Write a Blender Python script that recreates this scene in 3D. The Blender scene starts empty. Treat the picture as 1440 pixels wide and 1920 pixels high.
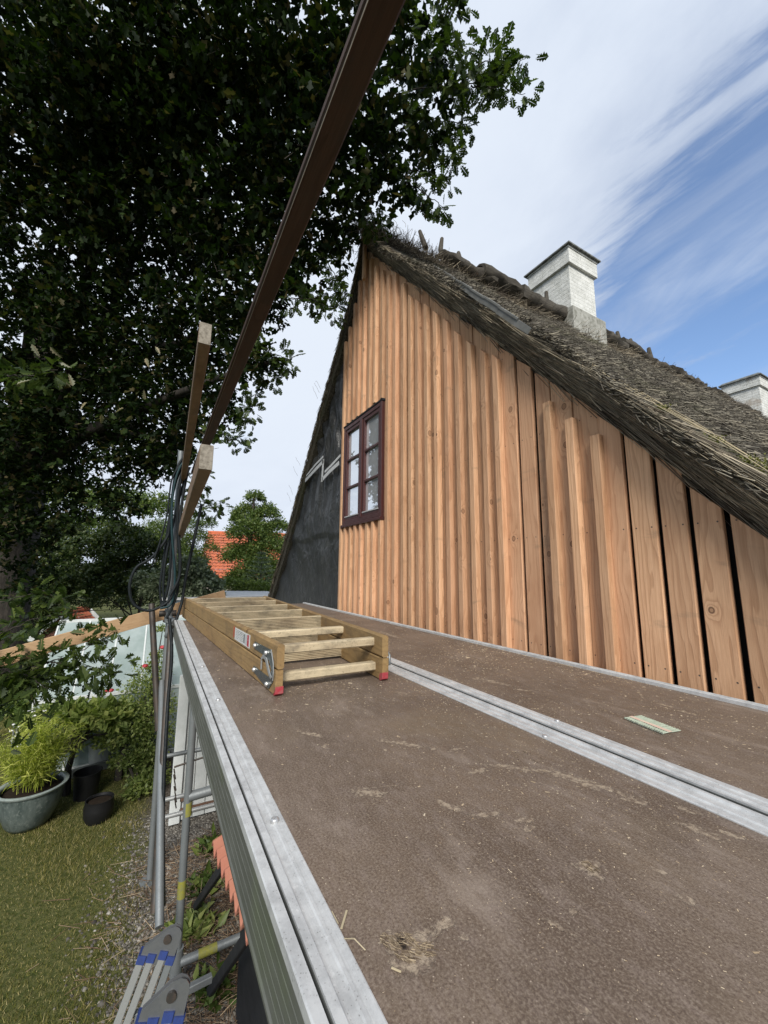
import bpy, math, random
import numpy as np
from mathutils import Vector, Matrix
R_ = random.Random(7)
NR = np.random.default_rng(11)
HC = 2.6            # camera height above the ground (ground is z = 0)
sc = bpy.context.scene
col = sc.collection
# ------------------------------------------------------------------ camera
CR = ((0.49249996, -0.12421205, -0.86140302), (0.87027281, 0.07973525, 0.48607357), (0.00830799, -0.98904684, 0.14736798))
cd = bpy.data.cameras.new('camera'); cam = bpy.data.objects.new('camera', cd); col.objects.link(cam)
cd.sensor_fit = 'HORIZONTAL'; cd.sensor_width = 36; cd.lens = 36 * 745 / 1440; cd.clip_start = .02; cd.clip_end = 3000
cam.matrix_world = Matrix(((CR[0][0], -CR[0][1], -CR[0][2], 0), (CR[1][0], -CR[1][1], -CR[1][2], 0),
                           (CR[2][0], -CR[2][1], -CR[2][2], HC), (0, 0, 0, 1)))
sc.camera = cam
# ------------------------------------------------------------------ render / world / sun
sc.view_settings.view_transform = 'Standard'; sc.view_settings.look = 'None'
sc.view_settings.exposure = 0.0; sc.view_settings.gamma = 1
sc.render.engine = 'CYCLES'
sc.cycles.max_bounces = 6; sc.cycles.diffuse_bounces = 3; sc.cycles.glossy_bounces = 3
sc.cycles.transmission_bounces = 5; sc.cycles.transparent_max_bounces = 8
SUN_EL, SUN_AZ = math.radians(38), math.radians(-26)      # azimuth measured from +X towards +Y

class G:
    """small node-tree writer"""
    def __init__(s, nt): s.nt = nt
    def n(s, t, **kw):
        nd = s.nt.nodes.new(t)
        for k, v in kw.items():
            if k.startswith('_'): setattr(nd, k[1:], v)
        for k, v in kw.items():
            if k.startswith('_'): continue
            key = int(k[1:]) if k[0] == 'i' and k[1:].isdigit() else k.replace('__', ' ')
            s.put(nd, key, v)
        return nd
    def put(s, nd, key, v):
        inp = nd.inputs[key]
        if isinstance(v, bpy.types.NodeSocket): s.nt.links.new(v, inp)
        elif isinstance(v, bpy.types.Node): s.nt.links.new(v.outputs[0], inp)
        else:
            if hasattr(v, '__len__') and len(v) == 3 and len(inp.default_value) == 4: v = (*v, 1)
            inp.default_value = v
    def m(s, op, a, b=0.0, c=0.0, clamp=False):
        return s.n('ShaderNodeMath', _operation=op, _use_clamp=clamp, i0=a, i1=b, i2=c).outputs[0]
    def vm(s, op, a, b=(0, 0, 0)):
        nd = s.n('ShaderNodeVectorMath', _operation=op, i0=a)
        if op == 'SCALE': s.put(nd, 'Scale', b); return nd.outputs[0]
        s.put(nd, 1, b)
        return nd.outputs['Value'] if op in ('DOT_PRODUCT', 'LENGTH', 'DISTANCE') else nd.outputs[0]
    def noise(s, vec, scale=1, detail=4, rough=.55, dist=0, dim='3D'):
        return s.n('ShaderNodeTexNoise', _noise_dimensions=dim, Vector=vec, Scale=scale, Detail=detail, Roughness=rough, Distortion=dist)
    def vor(s, vec, scale=1, feat='F1', rnd=1):
        return s.n('ShaderNodeTexVoronoi', _feature=feat, Vector=vec, Scale=scale, Randomness=rnd)
    def mr(s, v, a, b, c=0., d=1., smooth=True):
        return s.n('ShaderNodeMapRange', _interpolation_type='SMOOTHSTEP' if smooth else 'LINEAR', i0=v, i1=a, i2=b, i3=c, i4=d).outputs[0]
    def mix(s, f, a, b, mode='MIX'):
        nd = s.n('ShaderNodeMix', _data_type='RGBA', _blend_type=mode)
        s.put(nd, 0, f); s.put(nd, 6, a); s.put(nd, 7, b); return nd.outputs[2]
    def map(s, vec, scale=(1, 1, 1), loc=(0, 0, 0), rot=(0, 0, 0)):
        return s.n('ShaderNodeMapping', Vector=vec, Location=loc, Rotation=rot, Scale=scale).outputs[0]
    def ramp(s, f, stops):
        nd = s.n('ShaderNodeValToRGB', i0=f); e = nd.color_ramp.elements
        while len(e) < len(stops): e.new(.5)
        for x, (p, c) in zip(e, stops): x.position = p; x.color = (*c, 1)
        return nd.outputs[0]
    def bump(s, h, strength=.3, dist=.01, normal=None):
        nd = s.n('ShaderNodeBump', Strength=strength, Distance=dist, Height=h)
        if normal is not None: s.put(nd, 'Normal', normal)
        return nd.outputs[0]

world = bpy.data.worlds.new('World'); sc.world = world; world.use_nodes = True
wt = world.node_tree; wt.nodes.clear(); g = G(wt)
sky = g.n('ShaderNodeTexSky', _sky_type='NISHITA'); sky.sun_disc = False
sky.sun_elevation = SUN_EL; sky.sun_rotation = math.pi / 2 - SUN_AZ; sky.altitude = 0; sky.air_density = 1.0; sky.dust_density = .6; sky.ozone_density = 1.6
skyc = g.vm('MULTIPLY', g.vm('SCALE', sky.outputs[0], .15), (1.30, 1.36, 1.45))
tc = g.n('ShaderNodeTexCoord').outputs['Generated']
dn = g.vm('NORMALIZE', tc)
sx = g.n('ShaderNodeSeparateXYZ', i0=dn)
zz = g.m('MAXIMUM', sx.outputs[2], .02)
# project directions on a cloud deck
pl = g.n('ShaderNodeCombineXYZ', i0=g.m('DIVIDE', sx.outputs[0], g.m('ADD', zz, .12)), i1=g.m('DIVIDE', sx.outputs[1], g.m('ADD', zz, .12)), i2=0.).outputs[0]
GAPD = Vector((-.195, .906, .376)).normalized()               # the blue gap in the clouds
gap = g.vm('DOT_PRODUCT', dn, tuple(GAPD))
n1 = g.noise(g.map(pl, (.8, 1.0, 1), (3.1, 1.7, 0), (0, 0, -.5)), 1.25, 10, .60, .5).outputs[0]
n2 = g.noise(g.map(pl, (.7, 1.9, 1), (7.1, 2.2, 0), (0, 0, -.45)), 1.2, 9, .60, .9).outputs[0]
gapm = g.mr(g.m('ADD', gap, g.m('ADD', g.m('MULTIPLY', g.m('SUBTRACT', n1, .5), .34), g.m('MULTIPLY', g.m('SUBTRACT', n2, .5), .30))), .84, 1.0)
cov = g.m('SUBTRACT', g.m('ADD', n1, .34), g.m('MULTIPLY', gapm, .52))
dense = g.mr(cov, .42, .68)
cir = g.m('MULTIPLY', g.mr(n2, .44, .80), .62)
mask = g.m('MAXIMUM', dense, cir)
low = g.mr(sx.outputs[2], .02, .30, .55, 0.)
mask = g.m('MAXIMUM', mask, g.m('MULTIPLY', low, g.mr(n1, .35, .6)))
n3 = g.noise(g.map(pl, (.9, 1.15, 1), (1.3, 5.2, 0), (0, 0, -.5)), 1.5, 9, .58, .5).outputs[0]
bright = g.vm('DOT_PRODUCT', dn, tuple(Vector((-.75, .1, .55)).normalized()))
bm = g.mr(bright, .55, 1.0)
shade = g.mr(n3, .36, .64)
ccol = g.mix(shade, (.40, .49, .67), (.72, .80, .93))
ccol = g.mix(bm, ccol, (.80, .87, .98))
mix = g.mix(mask, skyc, ccol)
bg = g.n('ShaderNodeBackground', Color=mix, Strength=1.0)
g.n('ShaderNodeOutputWorld', Surface=bg)

sd = bpy.data.lights.new('sun', 'SUN'); sd.energy = 4.5; sd.angle = math.radians(20); sd.color = (1, .95, .88)
sun = bpy.data.objects.new('sun', sd); col.objects.link(sun)
sv = Vector((math.cos(SUN_EL) * math.cos(SUN_AZ), math.cos(SUN_EL) * math.sin(SUN_AZ), math.sin(SUN_EL)))
sun.rotation_euler = sv.to_track_quat('Z', 'Y').to_euler(); sun.location = sv * 30

def at(px, py, axis, val):
    """point where the sight line through a photograph pixel meets the plane axis = val (a surveying aid)"""
    c = ((px - 720) / 745, (py - 960) / 745, 1.0)
    d = Vector([sum(CR[i][j] * c[j] for j in range(3)) for i in range(3)])
    o = Vector((0, 0, HC)); return o + d * ((val - o[axis]) / d[axis])

# ------------------------------------------------------------------ object helpers
def tag(o, label=None, cat=None, group=None, kind=None):
    if label: o['label'] = label
    if cat: o['category'] = cat
    if group: o['group'] = group
    if kind: o['kind'] = kind
    return o
def empty(name, loc=(0, 0, 0), label=None, cat=None, group=None):
    o = bpy.data.objects.new(name, None); col.objects.link(o); o.location = loc; o.empty_display_size = .1
    return tag(o, label, cat, group)
def link(name, me, mat, parent=None, loc=None, smooth=False):
    o = bpy.data.objects.new(name, me); col.objects.link(o)
    if mat is not None and not me.materials: me.materials.append(mat)
    if smooth: me.polygons.foreach_set('use_smooth', [True] * len(me.polygons))
    if parent: o.parent = parent
    if loc is not None: o.location = loc
    return o
def copy_tree(o, parent=None):
    c = o.copy(); col.objects.link(c); c.parent = parent
    for ch in list(o.children): copy_tree(ch, c)
    return c
class MB:
    def __init__(s): s.v = []; s.f = []
    def add(s, vs, fs):
        k = len(s.v); s.v += [tuple(v) for v in vs]; s.f += [[i + k for i in f] for f in fs]; return s
    def box(s, x0, y0, z0, x1, y1, z1):
        return s.add([(x0, y0, z0), (x1, y0, z0), (x1, y1, z0), (x0, y1, z0), (x0, y0, z1), (x1, y0, z1), (x1, y1, z1), (x0, y1, z1)],
                     [(3, 2, 1, 0), (4, 5, 6, 7), (0, 1, 5, 4), (1, 2, 6, 5), (2, 3, 7, 6), (3, 0, 4, 7)])
    def prism(s, prof, p0, p1, up=(0, 0, 1), c=0.0):
        """extrude profile [(u,v)] from p0 to p1; u = side, v = up"""
        p0 = Vector(p0); p1 = Vector(p1); d = (p1 - p0).normalized(); up = Vector(up)
        sd_ = d.cross(up).normalized(); up = sd_.cross(d).normalized(); n = len(prof)
        vs = [p + sd_ * u + up * v for p in (p0, p1) for u, v in prof]
        fs = [(i, (i + 1) % n, (i + 1) % n + n, i + n) for i in range(n)]
        fs += [tuple(range(n))[::-1], tuple(range(n, 2 * n))]
        return s.add(vs, fs)
    def beam(s, p0, p1, w, h, up=(0, 0, 1), ch=.004):
        a, b = w / 2, h / 2
        pr = [(-a + ch, -b), (a - ch, -b), (a, -b + ch), (a, b - ch), (a - ch, b), (-a + ch, b), (-a, b - ch), (-a, -b + ch)]
        return s.prism(pr, p0, p1, up)
    def tube(s, pts, r, n=10, cap=True, hollow=False):
        pts = [Vector(p) for p in pts]; k0 = len(s.v)
        rr = r if hasattr(r, '__len__') else [r] * len(pts)
        ref = None
        for i, p in enumerate(pts):
            d = (pts[min(i + 1, len(pts) - 1)] - pts[max(i - 1, 0)]).normalized()
            if ref is None: ref = d.orthogonal().normalized()
            ref = (ref - d * ref.dot(d)).normalized(); b = d.cross(ref)
            for j in range(n):
                a = 2 * math.pi * j / n
                s.v.append(tuple(p + (ref * math.cos(a) + b * math.sin(a)) * rr[i]))
        for i in range(len(pts) - 1):
            for j in range(n):
                a = k0 + i * n + j; b_ = k0 + i * n + (j + 1) % n
                s.f.append([a, b_, b_ + n, a + n])
        if cap:
            s.f.append(list(range(k0, k0 + n))[::-1]); s.f.append(list(range(len(s.v) - n, len(s.v))))
        return s
    def lathe(s, prof, c=(0, 0, 0), n=24):
        k0 = len(s.v)
        for r, z in prof:
            for j in range(n):
                a = 2 * math.pi * j / n; s.v.append((c[0] + r * math.cos(a), c[1] + r * math.sin(a), c[2] + z))
        for i in range(len(prof) - 1):
            for j in range(n):
                a = k0 + i * n + j; b_ = k0 + i * n + (j + 1) % n
                s.f.append([a, b_, b_ + n, a + n])
        return s
    def build(s, name, mat, parent=None, loc=None, smooth=False, **kw):
        me = bpy.data.meshes.new(name); me.from_pydata(s.v, [], s.f); me.validate(); me.update()
        o = link(name, me, mat, parent, loc, smooth)
        if smooth:
            try: me.shade_auto = None
            except Exception: pass
        if kw: tag(o, **kw)
        return o
def smooth_by_angle(o, ang=35):
    me = o.data
    me.polygons.foreach_set('use_smooth', [True] * len(me.polygons))
    me.set_sharp_from_angle(angle=math.radians(ang))
    return o
def np_mesh(name, V, faces_flat, sizes, mat, parent=None, smooth=False):
    me = bpy.data.meshes.new(name)
    V = np.asarray(V, np.float32); me.vertices.add(len(V)); me.vertices.foreach_set('co', V.ravel())
    me.loops.add(len(faces_flat)); me.loops.foreach_set('vertex_index', np.asarray(faces_flat, np.int32))
    sizes = np.asarray(sizes, np.int32); me.polygons.add(len(sizes))
    st = np.zeros(len(sizes), np.int32); st[1:] = np.cumsum(sizes)[:-1]
    me.polygons.foreach_set('loop_start', st); me.polygons.foreach_set('loop_total', sizes)
    me.update(calc_edges=True)
    return link(name, me, mat, parent, None, smooth)
def scatter(name, tmpl, faces, P, U, W, S, mat, parent=None):
    """copies of template verts (k,3) placed at P with axes: y->U (length), x->side, z->W(normal)"""
    T = np.asarray(tmpl, float); P = np.asarray(P); n = len(P)
    U = U / np.linalg.norm(U, axis=1, keepdims=True)
    sdv = np.cross(U, W); sdv /= np.linalg.norm(sdv, axis=1, keepdims=True) + 1e-9; W = np.cross(sdv, U)
    S = np.asarray(S); S = S if S.ndim == 2 else np.repeat(S[:, None], 3, 1)
    V = P[:, None] + sdv[:, None] * (T[None, :, :1] * S[:, None, :1]) + U[:, None] * (T[None, :, 1:2] * S[:, None, 1:2]) + W[:, None] * (T[None, :, 2:] * S[:, None, 2:])
    k = len(T); flat = np.concatenate([np.asarray(f) for f in faces]); sz = [len(f) for f in faces]
    F = (flat[None] + (np.arange(n) * k)[:, None]).ravel()
    return np_mesh(name, V.reshape(-1, 3), F, np.tile(sz, n), mat, parent)
def unit(n):
    v = NR.normal(size=(n, 3)); return v / np.linalg.norm(v, axis=1, keepdims=True)

# ------------------------------------------------------------------ materials
def newmat(name):
    m = bpy.data.materials.new(name); m.use_nodes = True; nt = m.node_tree
    return m, G(nt), nt.nodes['Principled BSDF']
def setp(g_, b, **kw):
    for k, v in kw.items(): g_.put(b, k.replace('__', ' '), v)
def wood(name, c1, c2, c3, grain=1.0, knots=.5, axis='Z', rough=.7, dirt=0., var=.25, spec=.25):
    """c1 pale, c2 dark grain, c3 the tint some boards take; length runs along `axis`"""
    m, g, b = newmat(name)
    oc = g.n('ShaderNodeTexCoord').outputs['Object']; rnd = g.n('ShaderNodeObjectInfo').outputs['Random']
    if axis == 'X': oc = g.map(oc, rot=(0, math.pi / 2, 0))
    if axis == 'Y': oc = g.map(oc, rot=(math.pi / 2, 0, 0))
    off = g.n('ShaderNodeCombineXYZ', i0=g.m('MULTIPLY', rnd, 13.7), i1=g.m('MULTIPLY', rnd, 7.3), i2=g.m('MULTIPLY', rnd, 31.1)).outputs[0]
    p = g.vm('ADD', oc, off)
    s = g.n('ShaderNodeSeparateXYZ', i0=p)
    k = g.vor(g.map(p, (1, 1, .8)), 6.5); kd = k.outputs['Distance']; kr = g.n('ShaderNodeSeparateColor', i0=k.outputs['Color']).outputs[0]
    gate = g.m('GREATER_THAN', kr, 1 - knots)
    infl = g.m('MULTIPLY', g.m('POWER', 2.718, g.m('MULTIPLY', kd, -9.)), gate)
    warp = g.noise(g.map(p, (2.6, 2.6, .30)), 1.7, 4, .55).outputs[0]
    ring = g.m('ADD', g.m('ADD', g.m('MULTIPLY', s.outputs[0], 34.), g.m('MULTIPLY', s.outputs[1], 12.)), g.m('ADD', g.m('MULTIPLY', warp, 12.), g.m('MULTIPLY', infl, 6.)))
    fr = g.m('FRACT', ring)
    band = g.m('MULTIPLY', g.mr(fr, .35, .93), g.mr(fr, 1., .94))
    fib = g.noise(g.map(p, (1, 1, .018)), 340, 3, .65).outputs[0]
    blot = g.noise(g.map(p, (1.2, 1.2, .5)), 5, 4, .6).outputs[0]
    rough_t = g.noise(g.map(p, (1, 1, .35)), 90, 4, .7).outputs[0]
    base = g.mix(g.m('MULTIPLY', band, .42 * grain), c1, c2)
    base = g.mix(g.m('MULTIPLY', g.mr(fib, .35, .7), .35 * grain), base, c2)
    base = g.mix(g.m('MULTIPLY', g.mr(rnd, .2, 1.), .65), base, g.mix(.5, base, c3))
    base = g.mix(g.m('MULTIPLY', g.mr(blot, .4, .75), .5), base, g.mix(1., base, (.72, .62, .55), 'MULTIPLY'))
    val = g.m('ADD', 1 - var / 2, g.m('MULTIPLY', g.m('FRACT', g.m('MULTIPLY', rnd, 7.77)), var))
    base = g.mix(1., base, g.n('ShaderNodeCombineColor', i0=val, i1=val, i2=val).outputs[0], 'MULTIPLY')
    rsel = g.m('MULTIPLY', g.n('ShaderNodeSeparateColor', i0=k.outputs['Color']).outputs[1], .07)
    kin = g.m('MULTIPLY', g.mr(kd, g.m('ADD', rsel, .045), g.m('ADD', rsel, .06), 1., 0.), gate)
    kedge = g.m('MULTIPLY', g.m('MULTIPLY', g.mr(kd, g.m('ADD', rsel, .045), g.m('ADD', rsel, .06)), g.mr(kd, g.m('ADD', rsel, .085), g.m('ADD', rsel, .065))), gate)
    base = g.mix(g.m('MULTIPLY', kin, .55), base, g.mix(.6, c2, (.10, .045, .02)))
    base = g.mix(g.m('MULTIPLY', kedge, .75), base, (.05, .022, .012))
    if name == 'larch':
        so = g.n('ShaderNodeSeparateXYZ', i0=oc)
        sd2 = g.vm('LENGTH', g.n('ShaderNodeCombineXYZ', i0=g.m('SUBTRACT', g.m('ABSOLUTE', so.outputs[0]), .034), i1=g.m('MULTIPLY', g.m('SUBTRACT', g.m('FRACT', g.m('DIVIDE', g.m('ADD', so.outputs[2], .28), .62)), .5), .62), i2=0.).outputs[0])
        base = g.mix(g.mr(sd2, .0042, .0030), base, (.09, .07, .055))
        st = g.noise(g.map(p, (1, 1, 3)), 3.2, 5, .6, .4).outputs[0]
        base = g.mix(g.m('MULTIPLY', g.mr(st, .60, .74), .35), base, (.16, .13, .09))
    if dirt:
        dn_ = g.noise(g.map(p, (1, 1, .6)), 14, 5, .7).outputs[0]
        dn2 = g.noise(p, 120, 3, .7).outputs[0]
        base = g.mix(g.m('MULTIPLY', g.mr(dn_, .42, .7), dirt), base, (.045, .04, .035))
        base = g.mix(g.m('MULTIPLY', g.mr(dn2, .58, .7), dirt), base, (.05, .04, .035))
    h = g.m('ADD', g.m('MULTIPLY', fib, .5), g.m('ADD', g.m('MULTIPLY', rough_t, .6), g.m('MULTIPLY', band, -.3)))
    setp(g, b, Base__Color=base, Roughness=rough, Normal=g.bump(h, .55, .0025))
    b.inputs['Specular IOR Level'].default_value = spec
    return m
M = {}
M['larch'] = wood('larch', (.63, .395, .235), (.35, .185, .095), (.52, .275, .165), 1.15, .62, var=.36)
M['larch_edge'] = M['larch']
M['timber'] = wood('timber', (.25, .175, .115), (.14, .085, .05), (.21, .15, .10), .9, .4, 'X', dirt=.35)
M['timber_dark'] = wood('timber_dark', (.075, .043, .030), (.03, .018, .013), (.055, .035, .026), 1.1, .5, 'X', dirt=.5)
M['plankwood'] = wood('plankwood', (.55, .36, .19), (.38, .22, .10), (.5, .33, .18), .8, .5, 'Y', dirt=.1)
M['ladderwood'] = wood('ladderwood', (.31, .205, .088), (.17, .105, .045), (.27, .18, .085), .75, .2, 'X', dirt=.35, var=.16)
M['rungwood'] = wood('rungwood', (.56, .47, .31), (.36, .28, .17), (.44, .37, .25), .6, .15, 'Y', dirt=.55, var=.15)
M['logwood'] = wood('logwood', (.10, .09, .072), (.022, .020, .016), (.07, .066, .05), 1.2, .2, 'Y', rough=.95, dirt=.6)

def flat(name, c, rough=.6, metal=0., spec=.5, nscale=8., namt=.25, c2=None, bump=0., bscale=60., coord='Object', stretch=(1, 1, 1)):
    m, g, b = newmat(name)
    oc = g.map(g.n('ShaderNodeTexCoord').outputs[coord], stretch)
    n = g.noise(oc, nscale, 6, .65).outputs[0]
    c2 = c2 or tuple(x * .55 for x in c)
    cc = g.mix(g.m('MULTIPLY', g.mr(n, .35, .7), min(1, namt * 2)), c, c2)
    setp(g, b, Base__Color=cc, Roughness=g.mr(n, .2, .8, max(.05, rough - .12), min(1, rough + .12)), Metallic=metal)
    b.inputs['Specular IOR Level'].default_value = spec
    if bump: setp(g, b, Normal=g.bump(g.noise(oc, bscale, 4, .6).outputs[0], bump, .004))
    return m
# aluminium with dull oxide, scratches and splashes
m, g, b = newmat('aluminium'); M['alu'] = m
oc = g.n('ShaderNodeTexCoord').outputs['Object']
n = g.noise(oc, 22, 7, .7).outputs[0]; sp = g.vor(oc, 210).outputs['Distance']; n2 = g.noise(g.map(oc, (.03, 1, 1)), 420, 3, .6).outputs[0]
cc = g.mix(g.mr(n, .35, .7), (.60, .61, .60), (.40, .405, .40))
cc = g.mix(g.m('MULTIPLY', g.m('MULTIPLY', g.mr(sp, .22, .12), g.mr(n, .4, .6)), .6), cc, (.12, .115, .10))
cc = g.mix(g.m('MULTIPLY', g.mr(g.noise(oc, 60, 3, .6).outputs[0], .62, .7), .5), cc, (.7, .7, .68))
setp(g, b, Base__Color=cc, Metallic=.25, Roughness=g.mr(n, .3, .8, .42, .7), Normal=g.bump(g.m('ADD', n2, g.m('MULTIPLY', n, .8)), .25, .0012))
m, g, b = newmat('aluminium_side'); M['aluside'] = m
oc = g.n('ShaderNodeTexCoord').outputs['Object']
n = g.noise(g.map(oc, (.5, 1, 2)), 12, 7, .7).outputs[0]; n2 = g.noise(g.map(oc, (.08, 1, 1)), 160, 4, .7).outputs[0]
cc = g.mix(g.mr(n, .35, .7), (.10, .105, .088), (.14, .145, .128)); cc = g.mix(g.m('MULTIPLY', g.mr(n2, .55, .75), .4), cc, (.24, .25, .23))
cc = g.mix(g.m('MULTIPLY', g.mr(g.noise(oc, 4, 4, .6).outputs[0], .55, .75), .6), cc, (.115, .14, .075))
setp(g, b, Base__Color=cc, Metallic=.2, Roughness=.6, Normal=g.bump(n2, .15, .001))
M['galv'] = flat('galvanised_steel', (.23, .25, .255), .5, .45, .5, 14, .35, (.17, .185, .19), .2, 90)
M['galv_bright'] = flat('bright_galvanised_steel', (.40, .415, .41), .42, .5, .5, 14, .3, (.3, .31, .31), .15, 90)
M['darksteel'] = flat('dark_steel', (.045, .042, .038), .55, .3, .5, 20, .3, (.09, .06, .04))
M['yellow'] = flat('yellow_paint', (.26, .25, .04), .6, 0, .4, 40, .5, (.2, .2, .08))
M['hose'] = flat('hose_rubber', (.009, .013, .015), .6, 0, .25, 30, .3)
M['hose_teal'] = flat('teal_hose', (.01, .035, .04), .55, 0, .3, 30, .3)
M['white_paint'] = flat('white_paint', (.62, .65, .64), .55, 0, .4, 6, .25, (.42, .45, .43), .1, 40)
M['grey_paint'] = flat('grey_board', (.36, .39, .38), .6, 0, .4, 6, .3, (.24, .26, .25))
M['winframe'] = flat('oxblood_paint', (.060, .018, .015), .42, 0, .5, 14, .3, (.045, .014, .013))
M['putty'] = flat('pale_glazing_strip', (.42, .42, .42), .5)
M['black_void'] = flat('dark_sheathing', (.012, .011, .010), .9)
M['tape'] = flat('silver_tape', (.52, .52, .50), .35, .1, .5, 40, .3)
M['flash'] = flat('grey_flashing', (.125, .125, .112), .6, .1, .4, 20, .3, (.2, .2, .19))
M['pot_black'] = flat('black_plastic', (.010, .010, .011), .5, 0, .4, 20, .4)
M['terracotta'] = flat('terracotta', (.38, .165, .11), .8, 0, .3, 10, .35, (.36, .13, .09), .3, 60)
M['red_tile'] = flat('red_tile', (.52, .14, .06), .8, 0, .3, 2.5, .5, (.36, .12, .07))
M['cement'] = flat('cement_cap', (.20, .21, .20), .9, 0, .2, 12, .5, (.08, .085, .08), .5, 30)
M['redpaint'] = flat('red_paint', (.36, .03, .045), .6, 0, .4, 60, .35, (.30, .12, .11))
M['bluecol'] = flat('blue_plastic', (.03, .055, .20), .5, 0, .5, 40, .3)
M['blacktimber'] = flat('black_timber', (.02, .022, .025), .7, 0, .3, 10, .3)
M['staple'] = flat('green_coated_nails', (.44, .50, .39), .5, .1, .5, 60, .3)
M['paper'] = flat('nail_paper', (.62, .52, .40), .8, 0, .2, 60, .3, (.62, .34, .28))
M['soil'] = flat('pot_soil', (.03, .022, .016), .95, 0, .1, 30, .4, None, .8, 40)
M['lightblock'] = wood('sawn_block', (.62, .42, .22), (.45, .28, .14), (.6, .4, .2), .6, .0, 'X')
M['zinc'] = flat('zinc_plate', (.15, .18, .185), .32, .7, .5, 30, .3, (.10, .125, .13))
M['bolt'] = flat('bolt_zinc', (.6, .6, .58), .3, .7)
M['rose'] = flat('red_petals', (.42, .01, .02), .6)
M['white_petal'] = flat('white_petals', (.75, .75, .72), .6)
M['slot_shade'] = flat('slot_shade_metal', (.085, .09, .085), .8, 0, .3, 30, .4)  # dark tone that carries the shade of the rail slots
M['hinge'] = flat('hinge_steel', (.22, .23, .24), .38, .6, .5, 25, .5, (.16, .17, .18))
M['screw'] = flat('screw_steel', (.55, .55, .54), .35, .6)

# gouged brown film-faced deck
m, g, b = newmat('brown_deck_board'); M['deck'] = m
wp = g.n('ShaderNodeNewGeometry').outputs['Position']
mot = g.noise(wp, 3.2, 6, .62).outputs[0]; mot2 = g.noise(g.map(wp, (1, 2.2, 1), rot=(0, 0, .3)), 24, 6, .7).outputs[0]
fine = g.noise(wp, 260, 3, .75).outputs[0]
cc = g.mix(g.mr(mot, .32, .68), (.098, .070, .050), (.156, .115, .083))
cc = g.mix(g.m('MULTIPLY', g.mr(mot2, .45, .72), .5), cc, (.215, .165, .135))
cc = g.mix(g.m('MULTIPLY', g.mr(fine, .46, .68), .6), cc, (.265, .215, .165))
scr = g.noise(g.map(wp, (1, 14, 1), rot=(0, 0, .5)), 16, 4, .7, .3).outputs[0]; scr2 = g.noise(g.map(wp, (12, 1, 1), rot=(0, 0, .35)), 14, 4, .7, .3).outputs[0]
cc = g.mix(g.m('MULTIPLY', g.mr(g.m('MAXIMUM', scr, scr2), .66, .76), .4), cc, (.28, .22, .18))
cc = g.mix(g.m('MULTIPLY', g.mr(fine, .5, .32), .6), cc, (.055, .036, .028))
dust = g.noise(g.map(wp, (.7, 1.6, 1), rot=(0, 0, .12)), 5.5, 7, .7).outputs[0]
cc = g.mix(g.m('MULTIPLY', g.mr(dust, .52, .74), .42), cc, (.33, .27, .22))
grn = g.noise(wp, 2.1, 3, .5).outputs[0]
cc = g.mix(g.m('MULTIPLY', g.mr(grn, .56, .72), .25), cc, (.20, .15, .09))
spk = g.vor(wp, 230); spr = g.n('ShaderNodeSeparateColor', i0=spk.outputs['Color']).outputs[0]
cc = g.mix(g.m('MULTIPLY', g.mr(spk.outputs['Distance'], .22, .10), g.m('GREATER_THAN', spr, .93)), cc, (.45, .37, .29))
sn = g.noise(g.map(wp, (1, 1, 1)), 42, 6, .75, .6).outputs[0]; sn2 = g.noise(wp, 95, 3, .7).outputs[0]
scar = None
STROKES = [((893, 1432), (1060, 1450), .016), ((1010, 1440), (1205, 1500), .020), ((880, 1450), (920, 1440), .010), ((690, 1383), (828, 1407), .013), ((845, 1408), (872, 1402), .010), ((655, 1482), (722, 1492), .018),
           ((690, 1478), (750, 1472), .004), ((815, 1500), (875, 1525), .012), ((885, 1530), (958, 1522), .009), ((965, 1540), (1003, 1535), .010), ((985, 1558), (1000, 1550), .008), ((1085, 1615), (1122, 1640), .020), ((1270, 1540), (1370, 1582), .014),
           ((1260, 1510), (1330, 1530), .010), ((1020, 1722), (1085, 1760), .007), ((1068, 1712), (1085, 1705), .006), ((805, 1745), (850, 1725), .011), ((858, 1755), (885, 1765), .008), ((1220, 1628), (1250, 1640), .008), ((1275, 1680), (1305, 1695), .012),
           ((732, 1768), (806, 1790), .026), ((735, 1800), (765, 1828), .014), ((770, 1810), (800, 1800), .012), ((1255, 1328), (1325, 1345), .010), ((1230, 1318), (1262, 1326), .012), ((498, 1331), (536, 1334), .02), ((565, 1372), (600, 1380), .014),
           ((745, 1298), (766, 1304), .02), ((600, 1395), (620, 1405), .012), ((1150, 1495), (1230, 1510), .010), ((1340, 1555), (1400, 1575), .008), ((1080, 1890), (1110, 1900), .006), ((560, 1270), (640, 1280), .05), ((960, 1292), (1000, 1296), .012), ((880, 1270), (960, 1285), .03), ((700, 1180), (760, 1200), .03)]
SC = []
for pa_, pb_, w_s in STROKES:
    A_, B_ = at(*pa_, 2, HC - .45), at(*pb_, 2, HC - .45); m_ = (A_ + B_) / 2; d_s = B_ - A_
    SC.append((m_.x, m_.y, d_s.length / 2 + w_s * .3, w_s, math.atan2(d_s.y, d_s.x)))
for (x, y, rx, ry, a) in SC:
    q = g.vm('SUBTRACT', wp, (round(x, 4), round(y, 4), 2.15)); q = g.map(q, (1, 1, 1), rot=(0, 0, -a)); q = g.map(q, (1 / rx, 1 / ry, 0))
    d = g.m('ADD', g.vm('LENGTH', q), g.m('MULTIPLY', g.m('SUBTRACT', sn, .47), 3.6)); d = g.mr(d, 1.0, .72)
    scar = d if scar is None else g.m('MAXIMUM', scar, d)
scm = g.m('MULTIPLY', scar, g.mr(sn2, .25, .6, .45, 1.))
sccol = g.mix(g.mr(sn2, .36, .62), (.15, .11, .08), (.36, .29, .21))
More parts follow.
